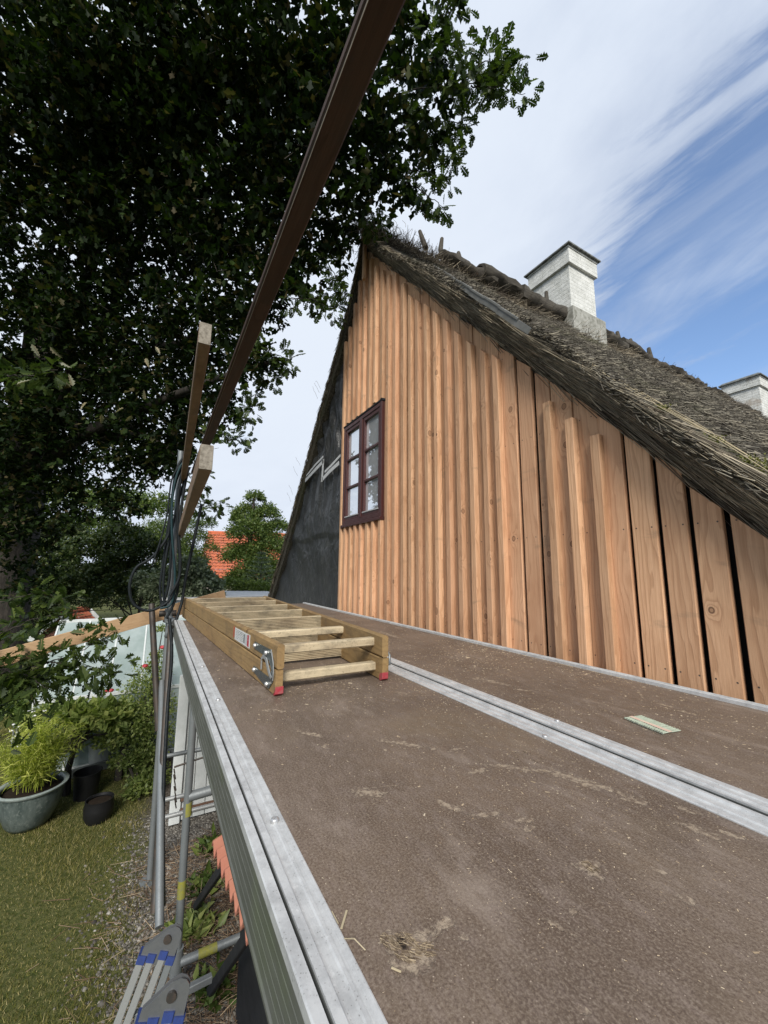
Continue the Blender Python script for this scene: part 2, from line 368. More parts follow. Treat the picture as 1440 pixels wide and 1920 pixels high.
cc = g.mix(g.m('MULTIPLY', scm, .8), cc, sccol)
hole = g.vm('LENGTH', g.map(g.vm('SUBTRACT', wp, (-.475, .297, 2.15)), (90, 120, 0)))
cc = g.mix(g.mr(g.m('ADD', hole, g.m('MULTIPLY', sn2, 1.5)), 1.7, 1.2), cc, (.02, .014, .01))
h = g.m('ADD', g.m('MULTIPLY', fine, .35), g.m('MULTIPLY', scar, g.m('MULTIPLY', sn2, -2.2)))
setp(g, b, Base__Color=cc, Roughness=g.mr(mot2, .3, .75, .5, .78), Normal=g.bump(h, .5, .0025))
b.inputs['Specular IOR Level'].default_value = .4

# black roofing membrane
m, g, b = newmat('black_membrane'); M['membrane'] = m
wp = g.n('ShaderNodeNewGeometry').outputs['Position']
n = g.noise(g.map(wp, (1.5, 1, .6)), 2.2, 5, .6).outputs[0]; n2 = g.noise(wp, 9, 5, .6).outputs[0]
cc = g.mix(g.mr(n, .3, .7), (.020, .021, .021), (.036, .037, .036)); cc = g.mix(g.m('MULTIPLY', g.mr(n2, .5, .75), .5), cc, (.085, .086, .08))
setp(g, b, Base__Color=cc, Roughness=.42, Normal=g.bump(g.noise(g.map(wp, (1.4, 1, .7)), 6, 5, .55, .8).outputs[0], .9, .05))
b.inputs['Specular IOR Level'].default_value = .5
# weathered thatch
m, g, b = newmat('thatch_base'); M['thatch'] = m
wp = g.n('ShaderNodeNewGeometry').outputs['Position']
n = g.noise(wp, 40, 5, .7).outputs[0]; n2 = g.noise(wp, 3, 5, .6).outputs[0]
cc = g.mix(g.mr(n, .3, .7), (.030, .026, .020), (.15, .135, .105)); cc = g.mix(g.m('MULTIPLY', g.mr(n2, .5, .7), .4), cc, (.07, .08, .03))
setp(g, b, Base__Color=cc, Roughness=.95, Normal=g.bump(n, 1., .03)); b.inputs['Specular IOR Level'].default_value = .1
def strand(name, stops, rough=.8, moss=None):
    m, g, b = newmat(name)
    ge = g.n('ShaderNodeNewGeometry')
    cc = g.ramp(ge.outputs['Random Per Island'], stops)
    if moss:
        n = g.noise(ge.outputs['Position'], 1.6, 4, .6).outputs[0]
        cc = g.mix(g.m('MULTIPLY', g.mr(n, .55, .75), .6), cc, moss)
    n = g.noise(ge.outputs['Position'], 2.5, 4, .6).outputs[0]
    cc = g.mix(1., cc, g.ramp(n, [(.3, (.72, .72, .72)), (.7, (1.15, 1.12, 1.05))]), 'MULTIPLY')
    setp(g, b, Base__Color=cc, Roughness=rough); b.inputs['Specular IOR Level'].default_value = .2
    return m
M['reed'] = strand('weathered_reed', [(0, (.045, .039, .031)), (.5, (.12, .108, .088)), (.85, (.21, .195, .16)), (1, (.38, .345, .27))], moss=(.11, .13, .045))
M['reed_dark'] = strand('dark_reed', [(0, (.06, .048, .037)), (.45, (.16, .135, .105)), (.8, (.30, .265, .21)), (1, (.58, .51, .38))])
M['reed_pale'] = strand('pale_verge_reed', [(0, (.16, .135, .10)), (.6, (.30, .27, .21)), (1, (.50, .44, .33))])
M['straw'] = strand('pale_straw', [(0, (.38, .32, .20)), (1, (.55, .47, .32))])
M['chips'] = strand('pale_wood_chips', [(0, (.30, .22, .14)), (.6, (.5, .4, .28)), (1, (.7, .6, .45))])
M['torn'] = strand('torn_plywood', [(0, (.09, .065, .045)), (.5, (.22, .17, .115)), (1, (.44, .36, .25))])
M['gravel'] = strand('grey_gravel', [(0, (.06, .055, .05)), (.5, (.14, .132, .12)), (.9, (.24, .23, .21)), (1, (.42, .40, .37))], .85)
M['deadstem'] = strand('dry_stems', [(0, (.10, .06, .04)), (.6, (.22, .15, .10)), (1, (.40, .32, .22))])
def leafmat(name, stops, trans=.35, rough=.5, spec=.35):
    m, g, b = newmat(name); nt = m.node_tree
    ge = g.n('ShaderNodeNewGeometry')
    cc = g.ramp(ge.outputs['Random Per Island'], stops)
    n = g.noise(ge.outputs['Position'], .9, 3, .6).outputs[0]
    cc = g.mix(1., cc, g.ramp(n, [(.3, (.75, .8, .75)), (.7, (1.2, 1.15, 1.0))]), 'MULTIPLY')
    setp(g, b, Base__Color=cc, Roughness=rough); b.inputs['Specular IOR Level'].default_value = spec
    tr = g.n('ShaderNodeBsdfTranslucent', Color=g.mix(1., cc, (1.3, 1.5, .6), 'MULTIPLY'))
    mx = g.n('ShaderNodeMixShader', i0=trans, i1=b.outputs[0], i2=tr)
    nt.links.new(mx.outputs[0], nt.nodes['Material Output'].inputs[0])
    return m
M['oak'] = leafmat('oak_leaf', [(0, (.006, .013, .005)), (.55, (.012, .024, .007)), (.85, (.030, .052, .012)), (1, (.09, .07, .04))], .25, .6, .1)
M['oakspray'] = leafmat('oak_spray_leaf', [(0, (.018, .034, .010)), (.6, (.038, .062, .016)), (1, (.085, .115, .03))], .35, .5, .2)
M['oakpale'] = leafmat('pale_oak_leaf', [(0, (.16, .17, .12)), (.6, (.20, .20, .14)), (1, (.26, .20, .13))], .15, .6)
M['treeleaf'] = leafmat('broad_leaf', [(0, (.05, .085, .022)), (.6, (.095, .145, .038)), (1, (.18, .22, .06))], .25)
M['darkleaf'] = leafmat('dark_leaf', [(0, (.02, .038, .013)), (.6, (.045, .07, .02)), (1, (.10, .12, .035))], .2)
M['greyleaf'] = leafmat('silver_leaf', [(0, (.09, .12, .07)), (.6, (.17, .21, .14)), (1, (.30, .34, .25))], .15)
M['conifer'] = leafmat('blue_conifer', [(0, (.05, .08, .05)), (.6, (.09, .13, .08)), (1, (.15, .19, .13))], .1)
M['limeleaf'] = leafmat('lime_leaf', [(0, (.10, .14, .04)), (.6, (.18, .23, .07)), (1, (.32, .35, .13))], .35)
M['moss'] = leafmat('moss', [(0, (.07, .08, .015)), (1, (.17, .17, .04))], .1)
M['bamboo'] = leafmat('bamboo_leaf', [(0, (.17, .22, .03)), (.6, (.33, .38, .06)), (1, (.54, .55, .18))], .35)
M['grass'] = leafmat('grass_blade', [(0, (.075, .085, .018)), (.4, (.13, .135, .032)), (.7, (.24, .21, .08)), (1, (.46, .39, .22))], .25, .7, .15)
m, g, b = newmat('bark'); M['bark'] = m
oc = g.n('ShaderNodeTexCoord').outputs['Object']; n = g.noise(g.map(oc, (1, 1, .25)), 18, 6, .7).outputs[0]
setp(g, b, Base__Color=g.mix(g.mr(n, .3, .7), (.018, .015, .012), (.06, .05, .04)), Roughness=.95, Normal=g.bump(n, 1., .03))
# whitewashed brick
def whitewash(name, joint=.35):
    m, g, b = newmat(name)
    ge = g.n('ShaderNodeNewGeometry'); wp = ge.outputs['Position']
    s = g.n('ShaderNodeSeparateXYZ', i0=wp)
    uv = g.n('ShaderNodeCombineXYZ', i0=g.m('ADD', s.outputs[0], s.outputs[1]), i1=s.outputs[2], i2=0.).outputs[0]
    br = g.n('ShaderNodeTexBrick', Vector=uv, Scale=1., Mortar__Size=.008, Brick__Width=.24, Row__Height=.068, Mortar__Smooth=.4)
    n = g.noise(wp, 6, 7, .7).outputs[0]; n2 = g.noise(wp, 34, 5, .7, 1.5).outputs[0]
    cc = g.mix(g.mr(n, .35, .7), (.72, .73, .69), (.52, .53, .49))
    cr = g.m('MULTIPLY', g.m('MULTIPLY', br.outputs['Fac'], g.mr(n2, .47, .62)), (.20 if joint < .3 else .7))
    cc = g.mix(g.m('MULTIPLY', g.mr(g.noise(g.map(wp, (1, 1, 3)), 11, 6, .75, .8).outputs[0], .55, .66), .55), cc, (.33, .33, .30))
    cc = g.mix(cr, cc, (.14, .13, .11))
    cc = g.mix(g.m('MULTIPLY', g.mr(n2, .64, .72), .6), cc, (.20, .19, .165))
    cc = g.mix(g.m('MULTIPLY', g.mr(g.noise(wp, 2.4, 5, .6).outputs[0], .57, .7), joint), cc, (.30, .22, .15))
    h = g.m('SUBTRACT', g.m('MULTIPLY', n2, .8), g.m('MULTIPLY', br.outputs['Fac'], .35))
    setp(g, b, Base__Color=cc, Roughness=.9, Normal=g.bump(h, .8, .012)); b.inputs['Specular IOR Level'].default_value = .2
    return m
M['whitewash'] = whitewash('whitewashed_brick', .05); M['whitewash_worn'] = whitewash('worn_whitewashed_brick', .55)
M['plinth'] = flat('grey_render', (.40, .40, .36), .9, 0, .2, 9, .5, (.20, .20, .17), .5, 40)
# window glass: bright sky reflection put into a pale, part-metal base colour
m, g, b = newmat('window_glass'); M['glass'] = m
setp(g, b, Base__Color=(.80, .83, .85), Roughness=.02, Metallic=.62); b.inputs['IOR'].default_value = 1.6
b.inputs['Coat Weight'].default_value = 1.; b.inputs['Coat Roughness'].default_value = .02; b.inputs['Coat IOR'].default_value = 1.9
# greenhouse glazing
m, g, b = newmat('greenhouse_glass'); M['ghglass'] = m; nt = m.node_tree
n = g.noise(g.n('ShaderNodeTexCoord').outputs['Object'], 3, 5, .6).outputs[0]
setp(g, b, Base__Color=g.mix(g.mr(n, .3, .7), (.36, .44, .42), (.50, .57, .56)), Roughness=.12); b.inputs['Specular IOR Level'].default_value = .8
tp = g.n('ShaderNodeBsdfTransparent', Color=(.85, .92, .9)); mx = g.n('ShaderNodeMixShader', i0=.35, i1=b.outputs[0], i2=tp)
nt.links.new(mx.outputs[0], nt.nodes['Material Output'].inputs[0])
# glazed pot
m, g, b = newmat('blue_green_glaze'); M['glaze'] = m
oc = g.n('ShaderNodeTexCoord').outputs['Object']; n = g.noise(g.map(oc, (1, 1, .25)), 14, 6, .7).outputs[0]; n2 = g.noise(oc, 30, 5, .7).outputs[0]
cc = g.mix(g.mr(n, .3, .7), (.05, .068, .064), (.12, .145, .135)); cc = g.mix(g.m('MULTIPLY', g.mr(n2, .52, .68), .6), cc, (.22, .25, .23))
setp(g, b, Base__Color=cc, Roughness=.35)
# sticker with printed lines
m, g, b = newmat('sticker_print'); M['sticker'] = m
oc = g.n('ShaderNodeTexCoord').outputs['Object']; s = g.n('ShaderNodeSeparateXYZ', i0=oc)
u = s.outputs[0]; v = s.outputs[2]            # metres from the sticker centre
ln = g.m('GREATER_THAN', g.m('FRACT', g.m('MULTIPLY', v, 150.)), .5)
tx = g.m('GREATER_THAN', g.noise(g.map(oc, (1, 1, .45)), 420, 1, .5).outputs[0], .47)
inarea = g.m('MULTIPLY', g.m('LESS_THAN', u, .012), g.m('GREATER_THAN', u, -.045))
inarea = g.m('MULTIPLY', inarea, g.m('LESS_THAN', g.m('ABSOLUTE', v), .021))
ink = g.m('MULTIPLY', g.m('MULTIPLY', ln, tx), inarea)
cc = g.mix(g.m('MULTIPLY', ink, .75), (.60, .61, .60), (.05, .055, .06))
bar = g.m('MULTIPLY', g.m('LESS_THAN', g.m('ABSOLUTE', g.m('SUBTRACT', u, .017)), .0035), g.m('LESS_THAN', g.m('ABSOLUTE', v), .018))
cc = g.mix(bar, cc, (.05, .07, .08))
grey = g.m('MULTIPLY', g.m('LESS_THAN', g.m('ABSOLUTE', g.m('SUBTRACT', u, .029)), .007), g.m('LESS_THAN', g.m('ABSOLUTE', v), .020))
cc = g.mix(g.m('MULTIPLY', grey, .5), cc, (.30, .33, .36))
red = g.m('MULTIPLY', g.m('LESS_THAN', g.m('ABSOLUTE', g.m('SUBTRACT', u, .043)), .006), g.m('LESS_THAN', g.m('ABSOLUTE', v), .023))
cc = g.mix(g.m('MULTIPLY', red, g.mr(g.noise(oc, 160, 2, .5).outputs[0], .3, .5, .6, 1.)), cc, (.40, .012, .03))
setp(g, b, Base__Color=cc, Roughness=.35)
# ground
m, g, b = newmat('garden_ground'); M['ground'] = m
wp = g.n('ShaderNodeNewGeometry').outputs['Position']; n = g.noise(wp, .9, 6, .6).outputs[0]; n2 = g.noise(wp, 26, 6, .7).outputs[0]
s = g.n('ShaderNodeSeparateXYZ', i0=wp)
soil = g.mr(g.m('ADD', s.outputs[1], g.m('MULTIPLY', g.m('SUBTRACT', n, .5), 1.4)), -.12, .35)
gr = g.mix(g.mr(n2, .35, .65), (.05, .065, .018), (.12, .12, .045)); sl = g.mix(g.mr(n2, .35, .65), (.05, .04, .03), (.15, .13, .11))
setp(g, b, Base__Color=g.mix(soil, gr, sl), Roughness=.95, Normal=g.bump(n2, .8, .03)); b.inputs['Specular IOR Level'].default_value = .1

# ================================================================== THE GROUND
mb = MB(); mb.add([(-400, -400, 0), (400, -400, 0), (400, 400, 0), (-400, 400, 0)], [(0, 1, 2, 3)])
mb.build('ground', M['ground'], kind='structure')

# ================================================================== THE HOUSE
def ztop(x):                # right-hand gable line (top of the planks)
    return HC + .15 + 1.12 * (-.577 - x)
house = empty('thatched_house', (-3.93, 2, 0), 'old thatched house whose gable is being clad with new upright larch boards', 'house')
inv = Matrix.Translation((3.93, -2, 0))
def hp(o):                  # parent to the house, keeping world position
    o.parent = house; o.location = Vector(o.location) - Vector((-3.93, 2, 0)); return o
LEFT = [(-3.95, 3.92), (-4.07, 3.76), (-4.325, 3.33), (-4.6, 2.98), (-5.33, 2.20), (-6.2, 1.14), (-7.0, .22), (-7.75, -.55), (-8.6, -1.45)]
def zleft(x):
    for (a, za), (b, zb) in zip(LEFT, LEFT[1:]):
        if b <= x <= a: return HC + za + (zb - za) * (x - a) / (b - a)
    return HC + LEFT[-1][1]
# sheathing behind the boards (solid body of the house)
mb = MB(); prof = [(-8.4, 0), (1.3, 0), (1.3, ztop(1.3) - .06), (-3.93, ztop(-3.93) - .10), (-4.6, HC + 2.90), (-6.2, HC + 1.04), (-8.4, HC - 1.35)]
n = len(prof); vs = [(x, y, z) for y in (2.03, 21.5) for x, z in prof]
mb.add(vs, [tuple(range(n)), tuple(range(n, 2 * n))[::-1]] + [(i + n, (i + 1) % n + n, (i + 1) % n, i) for i in range(n)])
hp(mb.build('wall', M['black_void']))
# membrane with wrinkles on the left half of the gable
nx, nz = 90, 150; V = []; F = []
zb, zt = .3, HC + 3.55
for j in range(nz + 1):
    z = zb + (zt - zb) * j / nz
    # left limit where the thatch line is
    xs = [x for x in np.linspace(-8.6, -3.95, 200) if zleft(x) >= z + .02]; xl = min(xs) + .03 if xs else -4.4
    xr = -4.36
    for i in range(nx + 1):
        x = xl + (xr - xl) * i / nx
        zz_ = z - HC
        hang = max(0, min(1, (zz_ - .3) / 1.5))
        y = 1.985
        y -= .024 * hang * (math.sin(x * 21 + 3.2 * math.sin(z * 1.3) + 1.4 * math.sin(z * 4.1)) + .7 * math.sin(x * 37 + 2 * math.sin(z * 2.2 + 1)) + .5 * math.sin(x * 9 - z * 5))
        y -= .013 * (1 - hang) * (math.sin(z * 7 + 2.5 * math.sin(x * 1.9)) * math.sin(x * 3.1 + z * 2) + .5 * math.sin(x * 8 + z * 9))
        seam = .47 - .02 * math.sin(x * 5)
        if zz_ > seam: y -= .022 * math.exp(-(zz_ - seam) * 3.5)
        V.append((x, y, z))
for j in range(nz):
    for i in range(nx):
        a = j * (nx + 1) + i; F.append((a, a + 1, a + nx + 2, a + nx + 1))
mb = MB(); mb.v = V; mb.f = F
o = hp(mb.build('membrane', M['membrane'], smooth=True)); o['label'] = 'wrinkled black underlay membrane'
def tape(pts, w):
    mb = MB()
    for (a, c) in zip(pts, pts[1:]):
        mb.prism([(-.0015, -w / 2), (.0015, -w / 2), (.0015, w / 2), (-.0015, w / 2)], (a[0], 1.925, HC + a[1]), (c[0], 1.925, HC + c[1]))
    o_ = mb.build('tape_strip', M['tape'], house); o_.location = -house.location; return o_
tape([(-5.95, 1.40), (-5.55, 1.47), (-5.16, 1.53)], .055); tape([(-5.90, 1.47), (-5.5, 1.555), (-5.18, 1.60)], .03)
tape([(-5.17, 1.56), (-5.20, 1.24)], .06); tape([(-5.19, 1.27), (-4.9, 1.33), (-4.60, 1.37)], .055); tape([(-5.1, 1.36), (-4.85, 1.40), (-4.56, 1.46)], .035)

# planks (under layer) and battens (top layer)
R = [-1.161, -1.305, -1.441, -1.835, -1.958, -2.095, -2.235, -2.37, -2.51, -2.65, -2.785, -2.905, -3.03, -3.19, -3.33, -3.47, -3.62, -3.765, -3.915, -4.055, -4.19, -4.338]
gaps = sorted([r - .024 for r in R] + [1.15, 1.02, .89, .76, .63, .50, .37, .24, .11, -.02, -.15, -.28, -.41, -.542, -.677, -.806, -.931, -1.062, -1.582, -1.717, -4.45], reverse=True)
gw = {-.677: .031, -.806: .027, -.931: .026, -1.062: .021, -.542: .026, -1.582: .028, -1.717: .024, -.41: .02}
WX0, WX1, WZ0, WZ1 = -4.45, -3.47, HC + .55, HC + 1.78
def plank(name, xc, w, y0, y1, z0, zt0, zt1, tilt=0., sl=None):
    """upright board; zt0/zt1 = top height at its left / right edge; front face at y0"""
    a = w / 2; c = .003; d = y1 - y0
    ring = [(-a, d), (-a, c), (-a + c, 0), (a - c, 0), (a, c), (a, d)]
    def zt(x): return zt0 + (zt1 - zt0) * (x + a) / w
    vs = [(x, y, 0) for x, y in ring] + [(x, y, zt(x) - z0) for x, y in ring]
    k = len(ring)
    fs = [tuple(range(k)), tuple(range(k, 2 * k))[::-1]] + [((i + 1) % k, i, i + k, (i + 1) % k + k) for i in range(k)]
    mb = MB(); mb.add(vs, fs); o_ = mb.build(name, M['larch'], house)
    o_.location = Vector((xc, y0, z0)) - house.location; o_.rotation_euler = (R_.uniform(-.001, .001), tilt, 0)
    return o_
for a, bb in zip(gaps, gaps[1:]):
    ga, gb = gw.get(a, .006) / 2, gw.get(bb, .006) / 2
    x1, x0 = a - ga, bb + gb; w = x1 - x0; xc = (x0 + x1) / 2
    jit = R_.uniform(-.02, .02)
    slope = R_.uniform(.9, 1.12)
    zm = ztop(xc) + jit
    zl, zr = zm + slope * w / 2, zm - slope * w / 2
    y0 = 1.958 + R_.uniform(-.003, .003)
    if xc < -3.93: zl = zr = min(zleft(x0) - .04, zm); 
    if xc < WX1 and xc > WX0:
        plank('plank', xc, w, y0, y0 + .025, .3, WZ0 - .012, WZ0 - .012)
        plank('plank', xc, w, y0, y0 + .025, WZ1 + .03, zl, zr)
    else: plank('plank', xc, w, y0, y0 + .025, .3, zl, zr, tilt=-.012 * max(0, (xc + 1.3)) if xc < -.4 else -.01)
Rb = R + [-4.46]
for i, r in enumerate(Rb):
    w = .049; xc = r - w / 2
    if r > -3.0: top = ztop(xc) - .14 + R_.uniform(-.03, .03)
    elif r > -3.8: top = ztop(xc) - .04 + R_.uniform(-.09, .05)
    else: top = min(zleft(xc - .03) - .09 + R_.uniform(-.03, .01), ztop(xc) - .05)
    if r == -1.958: top -= .03
    y0 = 1.916 + R_.uniform(-.003, .003)
    sl = 0. if r > -1.5 else (.03 if r > -3.0 else 0.)
    if WX0 - .03 < xc < WX1 - .01:
        plank('batten', xc, w, y0, 1.957, .3, WZ0 - .012 + R_.uniform(-.004, .004), WZ0 - .012)
        plank('batten', xc, w, y0, 1.957, WZ1 + .03 + R_.uniform(-.01, .02), top + sl, top - sl)
    else: plank('batten', xc, w, y0, 1.957, .3, top + sl, top - sl, tilt=-.012 * max(0, (xc + 1.3)))
# gable-top upright stick
mb = MB(); mb.beam((-3.87, 1.88, HC + 3.45), (-3.855, 1.88, HC + 4.12), .05, .035, (0, 1, 0)); o = mb.build('gable_stake', M['larch'], house); o.location = -house.location

# window
def wbox(x0, z0, x1, z1, y0, y1, name, mat, par):
    mb = MB(); c = .004
    mb.beam(((x0 + x1) / 2, (y0 + y1) / 2, z0), ((x0 + x1) / 2, (y0 + y1) / 2, z1), x1 - x0, y1 - y0, (0, 1, 0), c) if (z1 - z0) > (x1 - x0) else \
        mb.beam((x0, (y0 + y1) / 2, (z0 + z1) / 2), (x1, (y0 + y1) / 2, (z0 + z1) / 2), y1 - y0, z1 - z0, (0, 0, 1), c)
    o_ = mb.build(name, mat, par); return o_
win = bpy.data.objects.new('window', None); col.objects.link(win); win.parent = house; win.location = -house.location
win['label'] = 'dark red two-casement window with six panes'
fr = .045
for (x0, z0, x1, z1) in ((WX0, WZ0, WX0 + fr, WZ1), (WX1 - fr, WZ0, WX1, WZ1), (WX0 + fr, WZ0, WX1 - fr, WZ0 + fr), (WX0 + fr, WZ1 - fr, WX1 - fr, WZ1)):
    wbox(x0, z0, x1, z1, 1.922, 2.0, 'window_frame', M['winframe'], win)
xm = (WX0 + WX1) / 2
wbox(xm - .03, WZ0 + fr, xm + .03, WZ1 - fr, 1.918, 1.99, 'mullion', M['winframe'], win)
mb = MB(); mb.box(WX0, 2.005, WZ0, WX1, 2.012, WZ1); mb.build('window_back', M['black_void'], win)
for (xa, xb) in ((WX0 + fr, xm - .03), (xm + .03, WX1 - fr)):
    s_ = .042; za, zb_ = WZ0 + fr, WZ1 - fr
    for (x0, z0, x1, z1) in ((xa, za, xa + s_, zb_), (xb - s_, za, xb, zb_), (xa + s_, za, xb - s_, za + s_ + .01), (xa + s_, zb_ - s_, xb - s_, zb_)):
        wbox(x0, z0, x1, z1, 1.930, 1.985, 'casement', M['winframe'], win)
    gx0, gx1, gz0, gz1 = xa + s_, xb - s_, za + s_ + .01, zb_ - s_
    h3 = (gz1 - gz0) / 3
    for k in (1, 2): wbox(gx0, gz0 + h3 * k - .014, gx1, gz0 + h3 * k + .014, 1.936, 1.975, 'glazing_bar', M['winframe'], win)
    for k in range(3):
        mb = MB(); mb.box(gx0, 1.960, gz0 + h3 * k + (.014 if k else 0), gx1, 1.966, gz0 + h3 * (k + 1) - (.014 if k < 2 else 0))
        p_ = mb.build('pane', M['glass'], win)
    wbox(gx0 - .02, gz0 - .016, gx1 + .02, gz0, 1.922, 1.929, 'glazing_strip', M['putty'], win)
wbox(WX0 - .01, WZ0 - .035, WX1 + .01, WZ0 - .003, 1.905, 1.99, 'sill', M['winframe'], win)
wbox(WX0 - .01, WZ1 + .003, WX1 + .01, WZ1 + .026, 1.918, 1.99, 'head_shade_strip', M['blacktimber'], win)  # black strip stands in for the shadow under the upper boards

# ---- thatch
YF, YB = 1.87, 22.0
OFF = .225
def zout(x): return ztop(x) + OFF
outr = [(-3.93, HC + 4.27), (-3.6, zout(-3.6) + .03), (-2.0, zout(-2.0)), (0, zout(0)), (1.45, zout(1.45))]
inr = [(1.35, ztop(1.35) - .02), (0, ztop(0) + .01), (-2.0, ztop(-2) + .01), (-3.8, ztop(-3.8) + .01)]
prof = outr + inr; n = len(prof)
mb = MB(); ys = [YF, 2.06, 4, 8, 14, YB]
for k, y in enumerate(ys):
    for q, (x, z) in enumerate(prof):
        mb.v.append((x, 2.0 if (k == 0 and q >= len(outr)) else y, z))
for k in range(len(ys) - 1):
    for i in range(n):
        a = k * n + i; b2 = k * n + (i + 1) % n; mb.f.append([a, b2, b2 + n, a + n])
mb.f.append(list(range(n))); mb.f.append(list(range(len(mb.v) - n, len(mb.v)))[::-1])
o = hp(mb.build('thatch', M['thatch']))
outl = [(-3.93, HC + 4.27), (-4.05, HC + 4.02), (-4.38, HC + 3.45), (-4.68, HC + 3.08), (-5.42, HC + 2.30), (-6.3, HC + 1.24), (-7.1, HC + .32), (-7.85, HC - .45), (-8.75, HC - 1.4)]
inl = [(-8.6, HC - 1.5)] + [(x + .02, HC + z - .02) for x, z in LEFT[:-1][::-1]]
prof = outl + inl; n = len(prof); mb = MB()
for k, y in enumerate((1.93, 4, YB)):
    for (x, z) in prof: mb.v.append((x, y, z))
for k in range(2):
    for i in range(n):
        a = k * n + i; b2 = k * n + (i + 1) % n; mb.f.append([a + n, b2 + n, b2, a])
mb.f.append(list(range(n))[::-1]); mb.f.append(list(range(len(mb.v) - n, len(mb.v))))
hp(mb.build('thatch', M['thatch']))
REED = [(-.5, 0, 0), (.5, 0, 0), (.35, 1, 0), (-.35, 1, 0), (0, .0, .8), (0, 1, .6)]
REEDF = [(0, 1, 2, 3), (1, 4, 5, 2), (4, 0, 3, 5)]
S = np.array([1, 0, -1.12]) / math.hypot(1, 1.12); NN = np.array([1.12, 0, 1]) / math.hypot(1, 1.12)
def reeds(name, n, x0, x1, y0, y1, ln, wd, mat, lift=(-.01, .03), ypow=1., spread=.25, tilt=.25):
    xs = NR.uniform(x0, x1, n); ys_ = y0 + (y1 - y0) * NR.uniform(0, 1, n) ** ypow
    P = np.stack([xs, ys_, HC + .15 + 1.12 * (-.577 - xs) + OFF], 1) + NN * NR.uniform(lift[0], lift[1], (n, 1))
    und = .03 * np.sin(ys_ * 3.1 + xs * 2.2) + .02 * np.sin(ys_ * 7.3 - xs * 5)
    P += NN * und[:, None]
    U = S + NR.normal(0, spread, (n, 3)) * np.array([.5, 1, .5]) + NN * NR.uniform(-.02, tilt, (n, 1))
    L = NR.uniform(ln[0], ln[1], n); W_ = NR.uniform(wd[0], wd[1], n)
    o_ = scatter(name, REED, REEDF, P, U, NN + NR.normal(0, .3, (n, 3)), np.stack([W_, L, W_], 1), mat, house)
    o_.location = -house.location; o_['kind'] = 'stuff'; return o_
reeds('reed_thatch', 62000, -3.8, .4, 1.83, 7.0, (.03, .085), (.003, .007), M['reed'], (-.02, .03), 1.5, .35, .5)
reeds('reed_thatch', 26000, -3.8, -.2, 7.0, 20, (.06, .16), (.008, .018), M['reed'], (-.02, .04), 1.2, .4, .5)
# verge: long reeds hanging over the plank tops (front of the slab)
n = 15000
xs = NR.uniform(-3.95, .5, n); tt = NR.uniform(0, 1, n)
P = np.stack([xs, 2.0 + (YF - 2.0) * tt ** .7 - .01 + NR.uniform(-.015, .02, n), HC + .15 + 1.12 * (-.577 - xs) + .02 + (OFF - .01) * tt], 1)
U = S + NR.normal(0, .07, (n, 3)) + np.array([0, -1, 0]) * NR.uniform(-.06, .08, (n, 1)) + NN * .04
L = NR.uniform(.06, .36, n) * (1.15 - .6 * tt)
o = scatter('reed_verge', REED, REEDF, P, U, np.tile([0., -1, .2], (n, 1)) + NR.normal(0, .3, (n, 3)), np.stack([NR.uniform(.0025, .006, n), L, NR.uniform(.0025, .006, n)], 1), M['reed_dark'], house)
o.location = -house.location; o['kind'] = 'stuff'
n = 3200; xs = NR.uniform(-3.8, .5, n); tt = NR.uniform(0, 1, n)
P = np.stack([xs, 2.0 + (YF - 2.0) * tt ** .7 - .035 + NR.uniform(-.01, .01, n), HC + .15 + 1.12 * (-.577 - xs) + .03 + (OFF - .03) * tt], 1)
U = S + NR.normal(0, .05, (n, 3)) + NN * .03
o = scatter('reed_verge', REED, REEDF, P, U, np.tile([0., -1, .2], (n, 1)), np.stack([NR.uniform(.0022, .0045, n), NR.uniform(.12, .6, n) * (1.1 - .5 * tt), NR.uniform(.0022, .0045, n)], 1), M['reed_pale'], house)
o.location = -house.location; o['kind'] = 'stuff'
# underside fringe between planks and verge
n = 5000; xs = NR.uniform(-3.95, .5, n)
P = np.stack([xs, NR.uniform(1.965, 2.02, n), HC + .15 + 1.12 * (-.577 - xs) + NR.uniform(0.0, .05, n)], 1)
U = S + NR.normal(0, .06, (n, 3))
o = scatter('reed_fringe', REED, REEDF, P, U, np.tile([0., -1, .2], (n, 1)), np.stack([NR.uniform(.003, .006, n), NR.uniform(.1, .5, n), NR.uniform(.003, .006, n)], 1), M['reed_dark'], house)
o.location = -house.location; o['kind'] = 'stuff'
# left verge bristles
n = 9000; k = NR.uniform(0, len(outl) - 1.001, n); ii = k.astype(int); f_ = k - ii
OL = np.array(outl); A = OL[ii]; B = OL[ii + 1]; pt = A + (B - A) * f_[:, None]
P = np.stack([pt[:, 0] + NR.uniform(-.01, .05, n), NR.uniform(1.90, 1.97, n), pt[:, 1] - NR.uniform(0, .03, n)], 1)
U = np.stack([(B - A)[:, 0], NR.normal(0, .06, n), (B - A)[:, 1]], 1); U /= np.linalg.norm(U, axis=1, keepdims=True); U += NR.normal(0, .09, (n, 3))
o = scatter('reed_verge', REED, REEDF, P, U, np.tile([0., -1, .2], (n, 1)), np.stack([NR.uniform(.003, .006, n), NR.uniform(.03, .14, n), NR.uniform(.003, .006, n)], 1), M['reed_dark'], house)
o.location = -house.location; o['kind'] = 'stuff'
